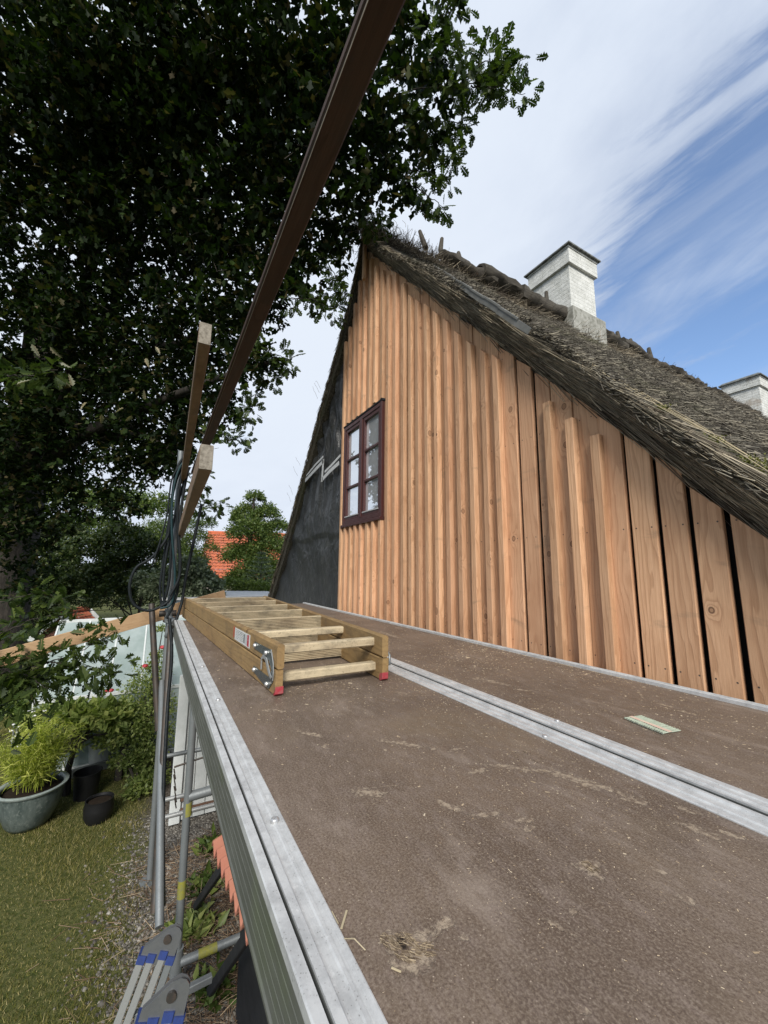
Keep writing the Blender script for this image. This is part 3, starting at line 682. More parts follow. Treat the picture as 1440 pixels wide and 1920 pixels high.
# ridge tuft and loose straw
n = 5000; ys_ = NR.uniform(1.72, 20, n) ** 1.0; xs = NR.normal(-3.62, .09, n)
P = np.stack([xs, ys_, HC + 4.17 - np.abs(xs + 3.93) * 1.12 + NR.uniform(-.0, .05, n)], 1)
U = np.stack([NR.normal(.5, .7, n), NR.normal(0, .8, n), NR.normal(-.3, .5, n)], 1)
o = scatter('ridge_straw', REED, REEDF, P, U, unit(n), np.stack([NR.uniform(.003, .008, n), NR.uniform(.06, .24, n), NR.uniform(.003, .008, n)], 1), M['reed_dark'], house)
o.location = -house.location; o['kind'] = 'stuff'
n = 2600; ys_ = NR.uniform(1.78, 2.9, n); xs = NR.normal(-3.74, .16, n)
P = np.stack([xs, ys_, HC + 4.14 - np.maximum(0, xs + 3.9) * 1.0 + NR.uniform(-.08, .06, n)], 1)
U = np.stack([NR.normal(.3, .7, n), NR.normal(-.3, .6, n), NR.normal(-.1, .5, n)], 1)
o = scatter('ridge_straw', REED, REEDF, P, U, unit(n), np.stack([NR.uniform(.003, .006, n), NR.uniform(.06, .22, n), NR.uniform(.003, .006, n)], 1), M['reed_dark'], house)
o.location = -house.location; o['kind'] = 'stuff'
# a few long pale straws lying along the verge
for k in range(7):
    x = R_.uniform(-3.0, -.9); yy = R_.uniform(1.84, 2.1); pts = []; L = R_.uniform(.5, 1.5)
    for q in range(7):
        xx = x + L * q / 6; pts.append((xx, yy + .012 * math.sin(q * 1.7 + k), zout(xx) + .045 + .008 * math.sin(q * 2.1 + k)))
    mb = MB(); mb.tube(pts, .0016, 5); o = mb.build('long_straw', M['straw'], house); o.location = -house.location
for k in range(16):
    y = R_.uniform(1.75, 2.6); x = -3.9 + R_.uniform(-.1, .25); a = R_.uniform(-1, 1)
    pts = [(x + a * .03 * q, y + .02 * q * R_.uniform(-1, 1), HC + 4.2 + .045 * q - .004 * q * q) for q in range(5)]
    mb = MB(); mb.tube(pts, .0016, 4); o = mb.build('stray_straw', M['reed_dark'], house); o.location = -house.location
for k in range(14):
    q0 = R_.uniform(1, 6.5); ii = int(q0); f_ = q0 - ii; A = outl[ii]; B = outl[ii + 1]
    x = A[0] + (B[0] - A[0]) * f_; z = A[1] + (B[1] - A[1]) * f_
    pts = [(x - .03 * q, 1.84 - .01 * q, z + R_.uniform(.035, .06) * q) for q in range(5)]
    mb = MB(); mb.tube(pts, .0016, 4); o = mb.build('stray_straw', M['reed_dark'], house); o.location = -house.location
# moss cushions
for (px, py, r) in ((1235, 785, .045), (1333, 850, .05), (1398, 895, .06), (1425, 905, .06)):
    p = at(px, py, 1, 1.95); p.z = zout(p.x) + .01
    nn = 300; PP = np.array(p) + NR.normal(0, r * .45, (nn, 3)) * np.array([1, 1, .4])
    o = scatter('moss', [(-.4, 0, 0), (.4, 0, 0), (0, 1, 0)], [(0, 1, 2)], PP, unit(nn) + np.array([0, 0, .8]), unit(nn), np.full(nn, .010), M['moss'], house)
    o.location = -house.location; o['kind'] = 'stuff'
# ridge bark logs overlapping along the ridge, with pegs
y = 2.95; k = 0
while y < 17:
    L = R_.uniform(.8, 1.25) * (1 + .02 * y); lift = .03 + .09 * (k % 2)
    x0 = -3.93 + .17; z0 = HC + 4.13 - .022 * (y - 3)
    mb = MB(); nseg = 9; rad = R_.uniform(.18, .23) * (1.1 if k % 3 else .9); rows = 8; yawl = R_.uniform(-.05, .05)
    for i in range(rows + 1):
        t = i / rows; yy = y + L * t
        bow = .03 * math.sin(t * math.pi) + R_.uniform(-.012, .012)
        for j in range(nseg + 1):
            a = math.radians(-85 + 200 * j / nseg); rr = rad * (1 + R_.uniform(-.14, .14))
            mb.v.append((x0 - .05 + yawl * (t - .5) + rr * (1 - .18 * t) * math.cos(a) + .015 * math.sin(i + k), yy, z0 - .03 + lift * (1 - t) + bow + rr * math.sin(a) * .62))
        for j in range(nseg + 1):
            a = math.radians(-85 + 200 * (nseg - j) / nseg); rr = rad * .6
            mb.v.append((x0 - .05 + rr * math.cos(a), yy, z0 - .03 + lift * (1 - t) + bow + rr * math.sin(a) * .8))
    w_ = 2 * (nseg + 1)
    for i in range(rows):
        for j in range(w_):
            a = i * w_ + j; b2 = i * w_ + (j + 1) % w_; mb.f.append([a, a + w_, b2 + w_, b2])
    mb.f.append(list(range(w_))); mb.f.append(list(range(rows * w_, (rows + 1) * w_))[::-1])
    if not (5.25 < y + L / 2 < 6.3 and False):
        o = mb.build('ridge_log', M['logwood'], house); o.location = -house.location; smooth_by_angle(o, 50)
    y += L * R_.uniform(.7, .98); k += 1
for (px, py, h, lean) in ((789, 487, .16, .0), (822, 497, .22, .35), (858, 505, .14, .25), (920, 535, .13, .2), (972, 560, .10, .3), (1021, 590, .22, .35), (1158, 658, .17, .3), (1183, 672, .16, .3), (1217, 687, .17, .35), (1248, 700, .07, .3), (1311, 735, .09, .1)):
    p = at(px, py, 0, -3.86); r = .026 + .002 * max(0, p.y - 3)
    h *= (1 + .09 * (p.y - 3)) * 1.08; r *= 1.35
    mb = MB(); mb.tube([(p.x + .14, p.y - .1 * h, HC + 4.12), (p.x + .05, p.y, HC + 4.30 - .018 * (p.y - 3)), (p.x - .02, p.y + lean * h, HC + 4.33 - .018 * (p.y - 3) + h)], [r, r, r * .72], 7)
    o = mb.build('ridge_peg', M['logwood'], house); o.location = -house.location; smooth_by_angle(o, 50)
# grey flashing sheets lying below the ridge
def on_slope(px, py, up=.08):
    c = ((px - 720) / 745, (py - 960) / 745, 1.0); d_ = [sum(CR[i][j] * c[j] for j in range(3)) for i in range(3)]
    t = (.15 - 1.12 * .577 + OFF + up) / (d_[2] + 1.12 * d_[0]); return Vector((d_[0] * t, d_[1] * t, HC + d_[2] * t))
f0, f1 = on_slope(812, 500), on_slope(968, 600)
NS = 7; along = (f1 - f0) / NS; wd = Vector((.26, -.03, -.26 * 1.12)) * .8; nrm_ = Vector((1.12, 0, 1)).normalized()
for k in range(NS):
    q0 = f0 + along * k + nrm_ * (.004 * (k % 2)); wk = wd * (1 - .09 * k)
    q = [q0, q0 + wk, q0 + wk + along * 1.06, q0 + along * 1.06]
    mb = MB(); mb.add([v + nrm_ * .006 for v in q] + [v - nrm_ * .03 for v in q], [(0, 1, 2, 3), (7, 6, 5, 4), (0, 4, 5, 1), (1, 5, 6, 2), (2, 6, 7, 3), (3, 7, 4, 0)])
    mb.beam(q[0] + nrm_ * .008, q[1] + nrm_ * .008, .012, .014, nrm_, .002); mb.beam(q[0] + nrm_ * .008, q[3] + nrm_ * .008, .010, .014, nrm_, .002)
    o = mb.build('flashing_sheet', M['flash'], house); o.location = -house.location
# chimneys
def chimney(x0, x1, y0, y1, zb, zs, zc, mat, lab):
    ch = bpy.data.objects.new('chimney', None); col.objects.link(ch); ch.parent = house; ch.location = -house.location; ch['label'] = lab
    mb = MB(); mb.box(x0, y0, zb, x1, y1, zs); mb.build('shaft', mat, ch)
    mb = MB(); e = .045
    mb.box(x0 - e, y0 - e, zs - .002, x1 + e, y1 + e, zc - .09); mb.box(x0 - e - .012, y0 - e - .012, zc - .088, x1 + e + .012, y1 + e + .012, zc - .055)
    mb.build('collar', mat, ch)
    mb = MB(); e = .095; a = [(x0 - e, y0 - e), (x1 + e, y0 - e), (x1 + e, y1 + e), (x0 - e, y1 + e)]; e2 = .02; c2_ = [(x0 - e2, y0 - e2), (x1 + e2, y0 - e2), (x1 + e2, y1 + e2), (x0 - e2, y1 + e2)]
    mb.add([(x, y_, zc - .055 + .002) for x, y_ in a] + [(x, y_, zc - .03) for x, y_ in a] + [(x, y_, zc + .03) for x, y_ in c2_],
           [(3, 2, 1, 0)] + [(i, (i + 1) % 4, (i + 1) % 4 + 4, i + 4) for i in range(4)] + [(i + 4, (i + 1) % 4 + 4, (i + 1) % 4 + 8, i + 8) for i in range(4)] + [(8, 9, 10, 11)])
    mb.build('cap', M['cement'], ch)
    mb = MB(); mb.box(x0 - .1, y0 - .07, zb - .3, x1 + .07, y1 + .13, zb + .38); mb.build('plinth', M['plinth'], ch)
    return ch
chimney(-4.30, -3.58, 5.42, 6.08, HC + 3.78, HC + 4.96, HC + 5.30, M['whitewash'], 'nearer whitewashed brick chimney with grey cement cap')
chimney(-4.27, -3.58, 12.85, 13.5, HC + 3.5, HC + 4.72, HC + 5.02, M['whitewash_worn'], 'farther chimney with flaking whitewash and bare brick')

# ================================================================== THE SCAFFOLD
scf = empty('scaffold', (-4.24, .13, 0), 'tube scaffold with two brown deck panels standing along the gable', 'scaffold')
def sp_(o): o.parent = scf; o.location = Vector(o.location) - Vector((-4.24, .13, 0)); return o
DZ = HC - .45
XA0, XA1 = -4.06, 1.0
def deckboard(y0, y1, x0, x1, name):
    mb = MB(); mb.box(x0, y0, DZ - .012, x1, y1, DZ); return sp_(mb.build(name, M['deck']))
deckboard(.236, .958, XA0, XA1, 'deck_board')
deckboard(1.108, 1.797, -5.45, XA1, 'deck_board')
def rail(prof, x0, x1, name, mat=None):
    """prof: [(y, z rel deck)] polyline going left to right, closed underneath"""
    p = [(y, DZ + z) for y, z in prof]; n = len(p)
    vs = [(x0, y, z) for y, z in p] + [(x1, y, z) for y, z in p]
    fs = [(i, i + n, i + 1 + n, i + 1) for i in range(n - 1)]
    base = [(x0, p[0][0], DZ - .1), (x0, p[-1][0], DZ - .1), (x1, p[0][0], DZ - .1), (x1, p[-1][0], DZ - .1)]
    mb = MB(); mb.add(vs, fs)
    mb.add(vs, [tuple(range(n)), tuple(range(n, 2 * n))[::-1]])
    return sp_(mb.build(name, mat or M['alu']))
# left edge rail: top with grooves
rail([(.170, -.012), (.170, .003), (.172, .005), (.185, .005), (.1855, -.011), (.1900, -.011), (.1903, .006), (.2015, .006), (.202, .002), (.207, .0012), (.217, .0015), (.219, .0035), (.2235, .0035), (.2245, .0015), (.236, .003), (.2375, .0025), (.2375, -.012)], XA0 - .02, XA1, 'edge_rail')
# ribbed side web of the left rail
pr = [(.171, -.0125)]
z = -.0125
for k in range(5):
    z2 = z - .0195; pr += [(.171, z2 + .0012), (.1704, z2 + .0006), (.171, z2)]; z = z2
pr += [(.1685, z - .002), (.1685, z - .008), (.171, z - .008)]
n = len(pr); vs = [(x, y, DZ + zz_) for x in (XA0, XA1) for y, zz_ in pr]; ZB = z - .008
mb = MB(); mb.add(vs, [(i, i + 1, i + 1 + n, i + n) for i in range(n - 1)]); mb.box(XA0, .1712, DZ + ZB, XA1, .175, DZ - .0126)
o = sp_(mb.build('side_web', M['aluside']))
# middle rails with the slot between
rail([(.958, -.012), (.958, .002), (.9595, .004), (.972, .004), (.974, .0015), (.984, .0015), (.986, .004), (.992, .004), (.994, .002), (1.012, .002), (1.014, .006), (1.022, .006), (1.023, -.03)], XA0 - .02, XA1, 'edge_rail')
rail([(1.0385, -.03), (1.039, .007), (1.046, .007), (1.048, .003), (1.058, .003), (1.060, .006), (1.069, .006), (1.071, .002), (1.086, .002), (1.088, .004), (1.104, .004), (1.108, .002), (1.108, -.012)], -5.45, XA1, 'edge_rail')
rail([(1.797, -.012), (1.797, .012), (1.799, .0145), (1.8035, .0145), (1.8045, .011), (1.820, .011), (1.8205, .0145), (1.826, .0145), (1.8275, .012), (1.8275, -.10)], -5.45, XA1, 'edge_rail')
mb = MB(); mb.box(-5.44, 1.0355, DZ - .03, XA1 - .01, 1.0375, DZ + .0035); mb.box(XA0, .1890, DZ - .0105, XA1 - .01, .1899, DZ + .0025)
sp_(mb.build('slot_shade_strips', M['slot_shade']))  # thin dark strips paint the shade inside slot and groove
mb = MB(); mb.box(XA0, .96, DZ - .11, XA1, 1.105, DZ - .105); sp_(mb.build('deck_beam', M['aluside']))
for x in np.arange(XA0 + .3, XA1, .62):
    mb = MB(); mb.box(x, .18, DZ - .09, x + .05, 1.80, DZ - .03); sp_(mb.build('cross_bar', M['aluside']))
# rivets / screws on the rails
for (x, y) in ((-.783, .221), (-2.1, .221), (-1.55, .221), (.2, .221), (-.80, .966), (-.86, 1.096), (-.48, 1.81), (-2.1, 1.81), (-2.3, .966)):
    mb = MB(); mb.lathe([(.0, .0055), (.0022, .0055), (.0035, .0062), (.0062, .0055), (.0075, .003), (.0075, -.001)], (0, 0, 0), 16)
    o = mb.build('rivet', M['screw'], scf, smooth=True); o.location = Vector((x, y, DZ + (.0025 if y < 1.2 else .011))) - scf.location
def stube(name, pts, r=.0242, mat='galv', n=14, hollow=False):
    mb = MB(); mb.tube(pts, r, n); o_ = sp_(mb.build(name, M[mat])); smooth_by_angle(o_, 50); return o_
stube('pole', [(-4.24, .155, 0), (-4.24, .14, HC - 1.5), (-4.24, .128, HC + .2), (-4.24, .112, HC + 1.14)])
stube('pole', [(-3.1, .302, 0.0), (-3.1, .29, DZ - .1)])
stube('pole', [(-3.1, 1.55, 0.0), (-3.1, 1.55, DZ - .1)])
stube('pole', [(-4.24, 1.55, 0.0), (-4.24, 1.55, DZ - .1)])
stube('base_plate', [(-4.24, .155, .003), (-4.24, .155, .014)], .075)
for z0, z1 in ((.55, .65), (1.02, 1.10)):
    stube('yellow_band', [(-3.1, .300, z0), (-3.1, .299, z1)], .0256, 'yellow')
stube('horizontal_tube', [(-3.1, .33, .62 - .02), (-2.62, 1.5, .57)]) if False else None
stube('horizontal_tube', [(-3.08, .32, .20), (-3.08, 1.55, .20)])
stube('yellow_band', [(-3.08, .42, .20), (-3.08, .53, .20)], .0256, 'yellow')
for zz_, mt in ((HC - 1.632, 'galv'), (HC - 1.99, 'galv_bright'), (HC - 2.13, 'galv_bright')):
    stube('frame_rung', [(-4.24, .16, zz_), (-4.24, 1.52, zz_)], .018, mt)
stube('frame_rung', [(-4.20, .5, 1.27), (-3.12, .29, 1.02)], .012, 'galv') if False else None
stube('bracket_arm', [(-3.1, .30, 1.13), (-3.1, .86, 1.16)], .03)
stube('locking_pin', [(-3.1, .20, 1.33), (-3.1, .42, 1.36)], .006, 'darksteel')
for k in range(7):
    stube('chain_link', [(-3.1, .20 + .004 * k, 1.32 - .035 * k), (-3.1, .207 + .004 * k, 1.29 - .035 * k)], .004 + .003 * (k % 2), 'darksteel', 6)
stube('brace_tube', [(-4.18, .118, HC - .98), (-2.88, .176, HC - 2.02)], .0242, 'galv')
stube('brace_tube', [(-4.12, .15, HC - .5), (-3.2, .16, .45)], .0242, 'darksteel')
o = stube('hanging_tube', [(-4.35, -.017, HC - .32), (-4.05, .12, HC - 1.345)], .0255, 'darksteel')
stube('coupler', [(-4.24, .13, HC - .48), (-4.24, .128, HC - .36)], .036)
stube('coupler', [(-4.24, .13, HC - .44), (-4.14, .18, HC - .47)], .03)
stube('coupler', [(-4.24, .19, HC - .40), (-4.24, .05, HC - .40)], .028, 'darksteel')
stube('coupler', [(-4.24, .13, HC - .60), (-4.06, .19, HC - .53)], .026)
stube('coupler', [(-3.1, .30, .13), (-3.1, .30, .27)], .036)
for k in range(4):
    stube('coupler_bolt', [(-4.20, .09 + .03 * k, HC - .46 + .03 * (k % 2)), (-4.14, .09 + .03 * k, HC - .46 + .03 * (k % 2))], .008, 'darksteel', 6)

# ---- guard-rail timbers (each a thing of its own)
mb = MB(); mb.beam((1.2, .248, HC + .912), (-4.05, .235, HC + .90), .058, .024)
tag(mb.build('long_guard_board', M['timber_dark']), 'long dark weathered board running overhead from above the camera to the scaffold pole', 'board')
mb = MB(); mb.beam((-1.55, .125, HC + .408), (-4.3, .172, HC + .348), .046, .095)
tag(mb.build('guard_rail_beam', M['timber']), 'lower square-ended timber rail with pale grey end, tied to the scaffold pole', 'beam')
mb = MB(); mb.beam((-1.60, .091, HC + .915), (-4.3, .155, HC + .875), .045, .090)
tag(mb.build('guard_rail_beam', M['timber']), 'upper timber rail with pale grey end, rising beside the long overhead board', 'beam')
lb = [o for o in col.objects if o.name.startswith('long_guard_board')][0]
mb = MB(); mb.box(-4.04, .2185, HC + .890, 1.19, .2195, HC + .922); ed = mb.build('worn_skylit_edge', flat('bleached_skylit_edge', (.30, .26, .21), .9, 0, .2, 30, .5, (.16, .13, .10), .4, 90, 'Object', (.3, 1, 1)), lb)  # pale strip: weathering plus skylight on this side, put into its colour
# pale sawn ends
m_end = flat('weathered_end_grain', (.30, .27, .22), .9, 0, .2, 60, .5, (.16, .14, .11), .5, 120)
for (x, y, z, w, h, nm) in ((-1.5485, .125, HC + .408, .044, .092, 0), (-1.5985, .091, HC + .915, .043, .087, 1)):
    par = [o for o in col.objects if o.name.startswith('guard_rail_beam')][nm]
    mb = MB(); mb.box(x, y - w / 2, z - h / 2, x + .0015, y + w / 2, z + h / 2); mb.build('end_grain', m_end, par)
# diagonal plank
p0 = Vector((-4.30, -1.06, HC - .715)); p1 = Vector((-4.62, .66, HC - .278))
d = (p1 - p0); p00 = p0 - d * .5
mb = MB(); mb.beam(p00, p1, .025, .125, (0, 0, 1), .002)
o = mb.build('diagonal_plank', wood('brace_wood', (.52, .35, .20), (.36, .22, .11), (.5, .33, .18), .8, .3, 'Y')); tag(o, 'pale sawn plank slanting across behind the scaffold pole and ladder end', 'plank')
# ---- hose / cable coil on the pole
coil = empty('hose_coil', (-4.2, .12, HC + .9), 'coil of dark green hose looped over the scaffold pole', 'hose')
def hose(pts, r, mat):
    # Catmull-Rom through points
    P_ = [Vector(p) for p in pts]; out = []
    Q = [P_[0]] + P_ + [P_[-1]]
    for i in range(1, len(Q) - 2):
        for t in np.linspace(0, 1, 8, endpoint=False):
            a, b_, c_, d_ = Q[i - 1], Q[i], Q[i + 1], Q[i + 2]
            out.append(.5 * ((2 * b_) + (c_ - a) * t + (2 * a - 5 * b_ + 4 * c_ - d_) * t * t + (3 * b_ - a - 3 * c_ + d_) * t ** 3))
    out.append(P_[-1]); mb = MB(); mb.tube(out, r, 8)
    o_ = mb.build('hose_loop', M[mat], coil); o_.location = -coil.location; smooth_by_angle(o_, 60)
LO = [
    ([(352, 852), (337, 868), (326, 905), (318, 985), (312, 1010), (285, 1045), (255, 1065), (243, 1100), (250, 1132), (275, 1145), (300, 1138), (320, 1122), (332, 1090)], .0095, 'hose', -4.12),
    ([(350, 858), (335, 880), (323, 930), (321, 1000), (318, 1080), (310, 1120), (302, 1138)], .010, 'hose', -4.16),
    ([(354, 862), (338, 875), (325, 920), (322, 990), (328, 1080), (322, 1130), (300, 1141)], .0085, 'hose_teal', -4.08),
    ([(352, 870), (342, 890), (333, 940), (334, 1010), (337, 1060), (330, 1120), (312, 1160)], .009, 'hose', -4.10),
    ([(356, 876), (346, 900), (330, 960), (312, 1040), (306, 1100), (310, 1140)], .009, 'hose', -4.15),
    ([(348, 866), (331, 900), (319, 960), (308, 1040), (300, 1100), (304, 1140)], .008, 'hose', -4.18),
    ([(353, 880), (343, 930), (336, 1000), (338, 1050), (335, 1085), (318, 1118)], .010, 'hose', -4.05),
    ([(338, 872), (322, 900), (314, 960), (302, 1010), (285, 1060)], .006, 'hose', -4.10),
]
for pts, r, mt, X in LO: hose([at(x, y, 0, X) for x, y in pts], r * 1.2, mt)
mb = MB(); q = [at(378, 945, 0, -4.15), at(362, 1020, 0, -4.15), at(348, 1085, 0, -4.15), at(341, 1130, 0, -4.15)]
mb.tube(q + [at(330, 1165, 0, -4.1)], .013, 8); o = smooth_by_angle(mb.build('slanting_cable', M['hose']), 60); tag(o, 'single dark cable slanting down right of the scaffold pole', 'cable')
hose([at(318, 1160, 0, -4.0), at(322, 1230, 0, -3.9), at(314, 1330, 0, -3.75), at(306, 1500, 0, -3.4), at(306, 1700, 0, -3.0)], .013, 'hose')
# ================================================================== WOODEN LADDER on the deck
lad = empty('wooden_ladder', (-1.5, .64, DZ), 'two-section wooden ladder lying folded on the brown deck with red stile ends', 'ladder')
LZ = [DZ + .003, DZ + .094]
def lp(o): o.parent = lad; o.location = Vector(o.location) - Vector((-1.5, .64, DZ)); return o
xf, xb = -1.50, -4.36
def sideY(s, x):                         # centre line of stile s at x
    t = (x - xf) / (xb - xf)
    return (.405 + (.245 - .405) * t + .014) if s == 0 else (.872 + (1.03 - .872) * t - .014)
for s in (0, 1):
    for lv in (0, 1):
        z0 = LZ[lv]; h = .088
        a = Vector((xf, sideY(s, xf), z0 + h / 2)); b_ = Vector((xb, sideY(s, xb), z0 + h / 2))
        mb = MB()
        if lv == 0:      # rounded lower toe
            pr = [(-.014, -.044), (.014, -.044), (.014, .044), (-.014, .044)]
            mb.beam(a + (b_ - a) * .012, b_, .028, h, (0, 0, 1), .003)
            sd_ = (b_ - a).normalized().cross(Vector((0, 0, 1)))
            q0 = a + (b_ - a) * .012
            vs = []
            for u_ in (-.014, .014):
                for (dx, dz) in ((0, -.044), (.020, -.036), (.033, -.018), (.034, .044), (0, .044)): vs.append(q0 + sd_ * u_ + Vector((dx, 0, dz)))
            mb.add(vs, [(0, 1, 2, 3, 4)[::-1], (5, 6, 7, 8, 9)] + [(i, (i + 1) % 5, (i + 1) % 5 + 5, i + 5) for i in range(5)])
        else: mb.beam(a, b_, .028, h, (0, 0, 1), .006)
        o_ = lp(mb.build('stile', M['ladderwood']))
    # red painted toe
    x_ = xf; y_ = sideY(s, x_); mb = MB(); w_ = .0146
    vs = []
    for u_ in (-w_, w_):
        for (dx, dz) in ((-.020, .0), (.012, -.0004), (.0205, .008), (.0008 + .034 - .034, .026)):
            pass
    prf = [(-.022, -.0008), (-.012, -.0008), (.0, .007), (.0012, .032), (-.016, .028), (-.025, .016)]
    vs = [(x_ + dx, y_ + u_, LZ[0] + dz) for u_ in (-w_, w_) for dx, dz in prf]; k = len(prf)
    mb.add(vs, [tuple(range(k))[::-1], tuple(range(k, 2 * k))] + [(i, (i + 1) % k, (i + 1) % k + k, i + k) for i in range(k)])
    lp(mb.build('painted_toe', M['redpaint']))
def rung(name, x, lv, depth, height, zc, mat, grooves=0):
    z0 = LZ[lv]; y0 = sideY(0, x) + .014; y1 = sideY(1, x) - .014
    mb = MB(); mb.beam((x, y0, z0 + zc), (x, y1, z0 + zc), depth, height, (0, 0, 1), .005 if not grooves else .001)
    if grooves:
        for q in range(grooves):
            zq = z0 + zc - height / 2 + (q + .5) * height / grooves
            mb.box(x + depth / 2, y0, zq - height / grooves * .27, x + depth / 2 + .005, y1, zq + height / grooves * .27)
    return lp(mb.build(name, mat))
for x, kind in ((-1.60, 0), (-1.98, 0), (-2.36, 1), (-2.80, 1), (-3.25, 1), (-3.72, 1), (-4.22, 1)):
    if kind == 0: rung('rung', x, 1, .042, .034, .052, M['rungwood'])
    else: rung('tread', x, 1, .028, .074, .048, M['rungwood'], 9)
for x, kind in ((-1.585, 0), (-2.0, 1), (-2.42, 1), (-2.86, 1), (-3.3, 1), (-3.8, 1)):
    if kind == 0: rung('rung', x, 0, .042, .034, .044, M['rungwood'])
    else: rung('tread', x, 0, .028, .070, .044, M['rungwood'], 9)
# sticker + hardware on the near stile (outer face)
def facing(x): return sideY(0, x) - .014
dx_ = sideY(0, -2.) - sideY(0, -1.); ang = math.atan2(-dx_, -1) 
yaw = math.atan((sideY(0, xb) - sideY(0, xf)) / (xb - xf))
mb = MB(); mb.box(-.052, -.0012, -.026, .054, 0, .026); o = mb.build('sticker', M['sticker'], lad); o.location = Vector((-2.02, facing(-2.02) - .0006, LZ[1] + .042)) - lad.location; o.rotation_euler = (0, 0, yaw); o.scale = (2.7, 1, 1.1)
mb = MB(); mb.box(-.010, -.001, -.026, .010, 0, .026); o = mb.build('red_sticker_edge', flat('red_sticker', (.42, .06, .03), .5), lad); o.location = Vector((-2.185, facing(-2.185) - .0006, LZ[1] + .046)) - lad.location; o.rotation_euler = (0, 0, yaw)
def plate(pts, name, mat, th=.003, y=0.):
    pts = [(x * 1.9 - .004, z) for x, z in pts]; n = len(pts); vs = [(x, y - th, z) for x, z in pts] + [(x, y, z) for x, z in pts]
    mb = MB(); mb.add(vs, [tuple(range(n)), tuple(range(n, 2 * n))[::-1]] + [((i + 1) % n, i, i + n, (i + 1) % n + n) for i in range(n)])
    o_ = mb.build(name, mat, lad); o_.location = Vector((xf, facing(xf) - .0008, LZ[0])) - lad.location; o_.rotation_euler = (0, 0, yaw); return o_
def hardware(sgn):
    up = [(-.150, .142), (-.150, .112), (-.072, .112), (-.045, .112), (-.026, .085), (-.012, .060), (-.009, .092), (-.032, .146), (-.040, .152)]
    upp = [(-.150, .148), (-.150, .120), (-.066, .118), (-.040, .108), (-.020, .078), (-.008, .074), (-.012, .110), (-.034, .150)]
    low = [(-.150, .050), (-.140, .026), (-.060, .008), (-.034, .010), (-.012, .044), (-.008, .084), (-.022, .084), (-.030, .052), (-.052, .050)]
    hook = [(-.086, .062), (-.082, .062), (-.082, .096), (-.072, .108), (-.058, .106), (-.030, .062), (-.016, .052), (-.012, .060), (-.024, .070), (-.050, .116), (-.074, .120), (-.086, .104)]
    plate(upp, 'bracket_plate', M['zinc']); plate(low, 'bracket_plate', M['zinc'], .003)
    plate(hook, 'hook', M['galv_bright'], .004, -.0045)
    for (x, z) in ((-.275, .134), (-.115, .131), (-.27, .038), (-.09, .022)):
        mb = MB(); mb.tube([(0, 0, 0), (0, -.006, 0), (0, -.009, 0)], [.010, .009, .004], 10); o_ = mb.build('bolt', M['bolt'], lad)
        o_.location = Vector((xf + x, facing(xf + x) - .004, LZ[0] + z)) - lad.location
    # bright folded rim of the bracket
    mb = MB(); mb.tube([(-.068, -.004, .150), (-.022, -.006, .108), (-.016, -.006, .075), (-.020, -.006, .05)], .0022, 6)
    o_ = mb.build('bracket_rim', M['galv_bright'], lad); o_.location = Vector((xf, facing(xf), LZ[0])) - lad.location
hardware(1)
mb = MB(); y_ = sideY(1, xf) + .014; mb.tube([(xf - .06, y_, LZ[1] - .01), (xf - .03, y_ + .012, LZ[1] + .02), (xf - .008, y_ + .012, LZ[1] + .006), (xf - .004, y_ + .01, LZ[1] - .03), (xf - .04, y_ + .004, LZ[1] - .04)], .005, 8)
lp(smooth_by_angle(mb.build('hook', M['galv']), 60))

# ================================================================== strip of collated nails
ns = empty('nail_strip', (-.71, 1.318, DZ), 'short strip of pale green paper-collated nails lying on the brown deck', 'nails')
NSN = 17
for k in range(NSN):
    x = -.060 + .120 * k / (NSN - 1)
    mb = MB(); zz0 = .0045 + R_.uniform(-.0003, .0003); mb.tube([(x, -.034 + R_.uniform(-.001, .001), zz0), (x, -.031, zz0)], .0031, 8); mb.tube([(x, -.031, zz0), (x, .034, zz0), (x, .040 + R_.uniform(-.001, .001), zz0)], [.0019, .0019, .0006], 6); o = mb.build('nail', M['staple'], ns)
for yy in (-.006,):
    mb = MB(); mb.box(-.064, yy - .007, .0062, .064, yy + .007, .0067); mb.build('paper_tape', M['paper'], ns)
ns.rotation_euler = (0, 0, -.20); ns.location = (-.708, 1.322, DZ + .0005)

# ================================================================== sawdust, chips, straws on the deck
n = 15000; xs = -NR.uniform(0.1, 1, n) ** .6 * 4.2; xs = NR.uniform(-3.9, .3, n); ys_ = NR.uniform(.24, 1.79, n)
cl = NR.normal(0, 1, (n, 2)) * .12; sel = NR.uniform(0, 1, n) < .55
cx_ = np.array([(-1.3, 1.0), (-.9, 1.12), (-.6, 1.5), (-1.6, 1.4), (-2.4, 1.3), (-1.0, .9), (-.5, .5), (-1.4, .55), (-.7, .7), (-1.2, 1.75), (-.5, .9), (-1.8, 1.7)])
ci = NR.integers(0, len(cx_), n); xs[sel] = cx_[ci[sel], 0] + cl[sel, 0] * 1.6; ys_[sel] = np.clip(cx_[ci[sel], 1] + cl[sel, 1], .25, 1.79)
ok = ~((ys_ > .955) & (ys_ < 1.11)); xs, ys_ = xs[ok], ys_[ok]; n = len(xs)
CH = [(-.5, -.5, 0), (.5, -.4, 0), (.4, .5, .15), (-.4, .5, .1), (0, 0, .5)]
P = np.stack([xs, ys_, np.full(n, DZ + .0002)], 1); a = NR.uniform(0, 6.28, n)
sz = (NR.gamma(1.6, .00036, n) + .00035) * np.clip(np.hypot(xs, ys_) * 1.1, .7, 2.4)
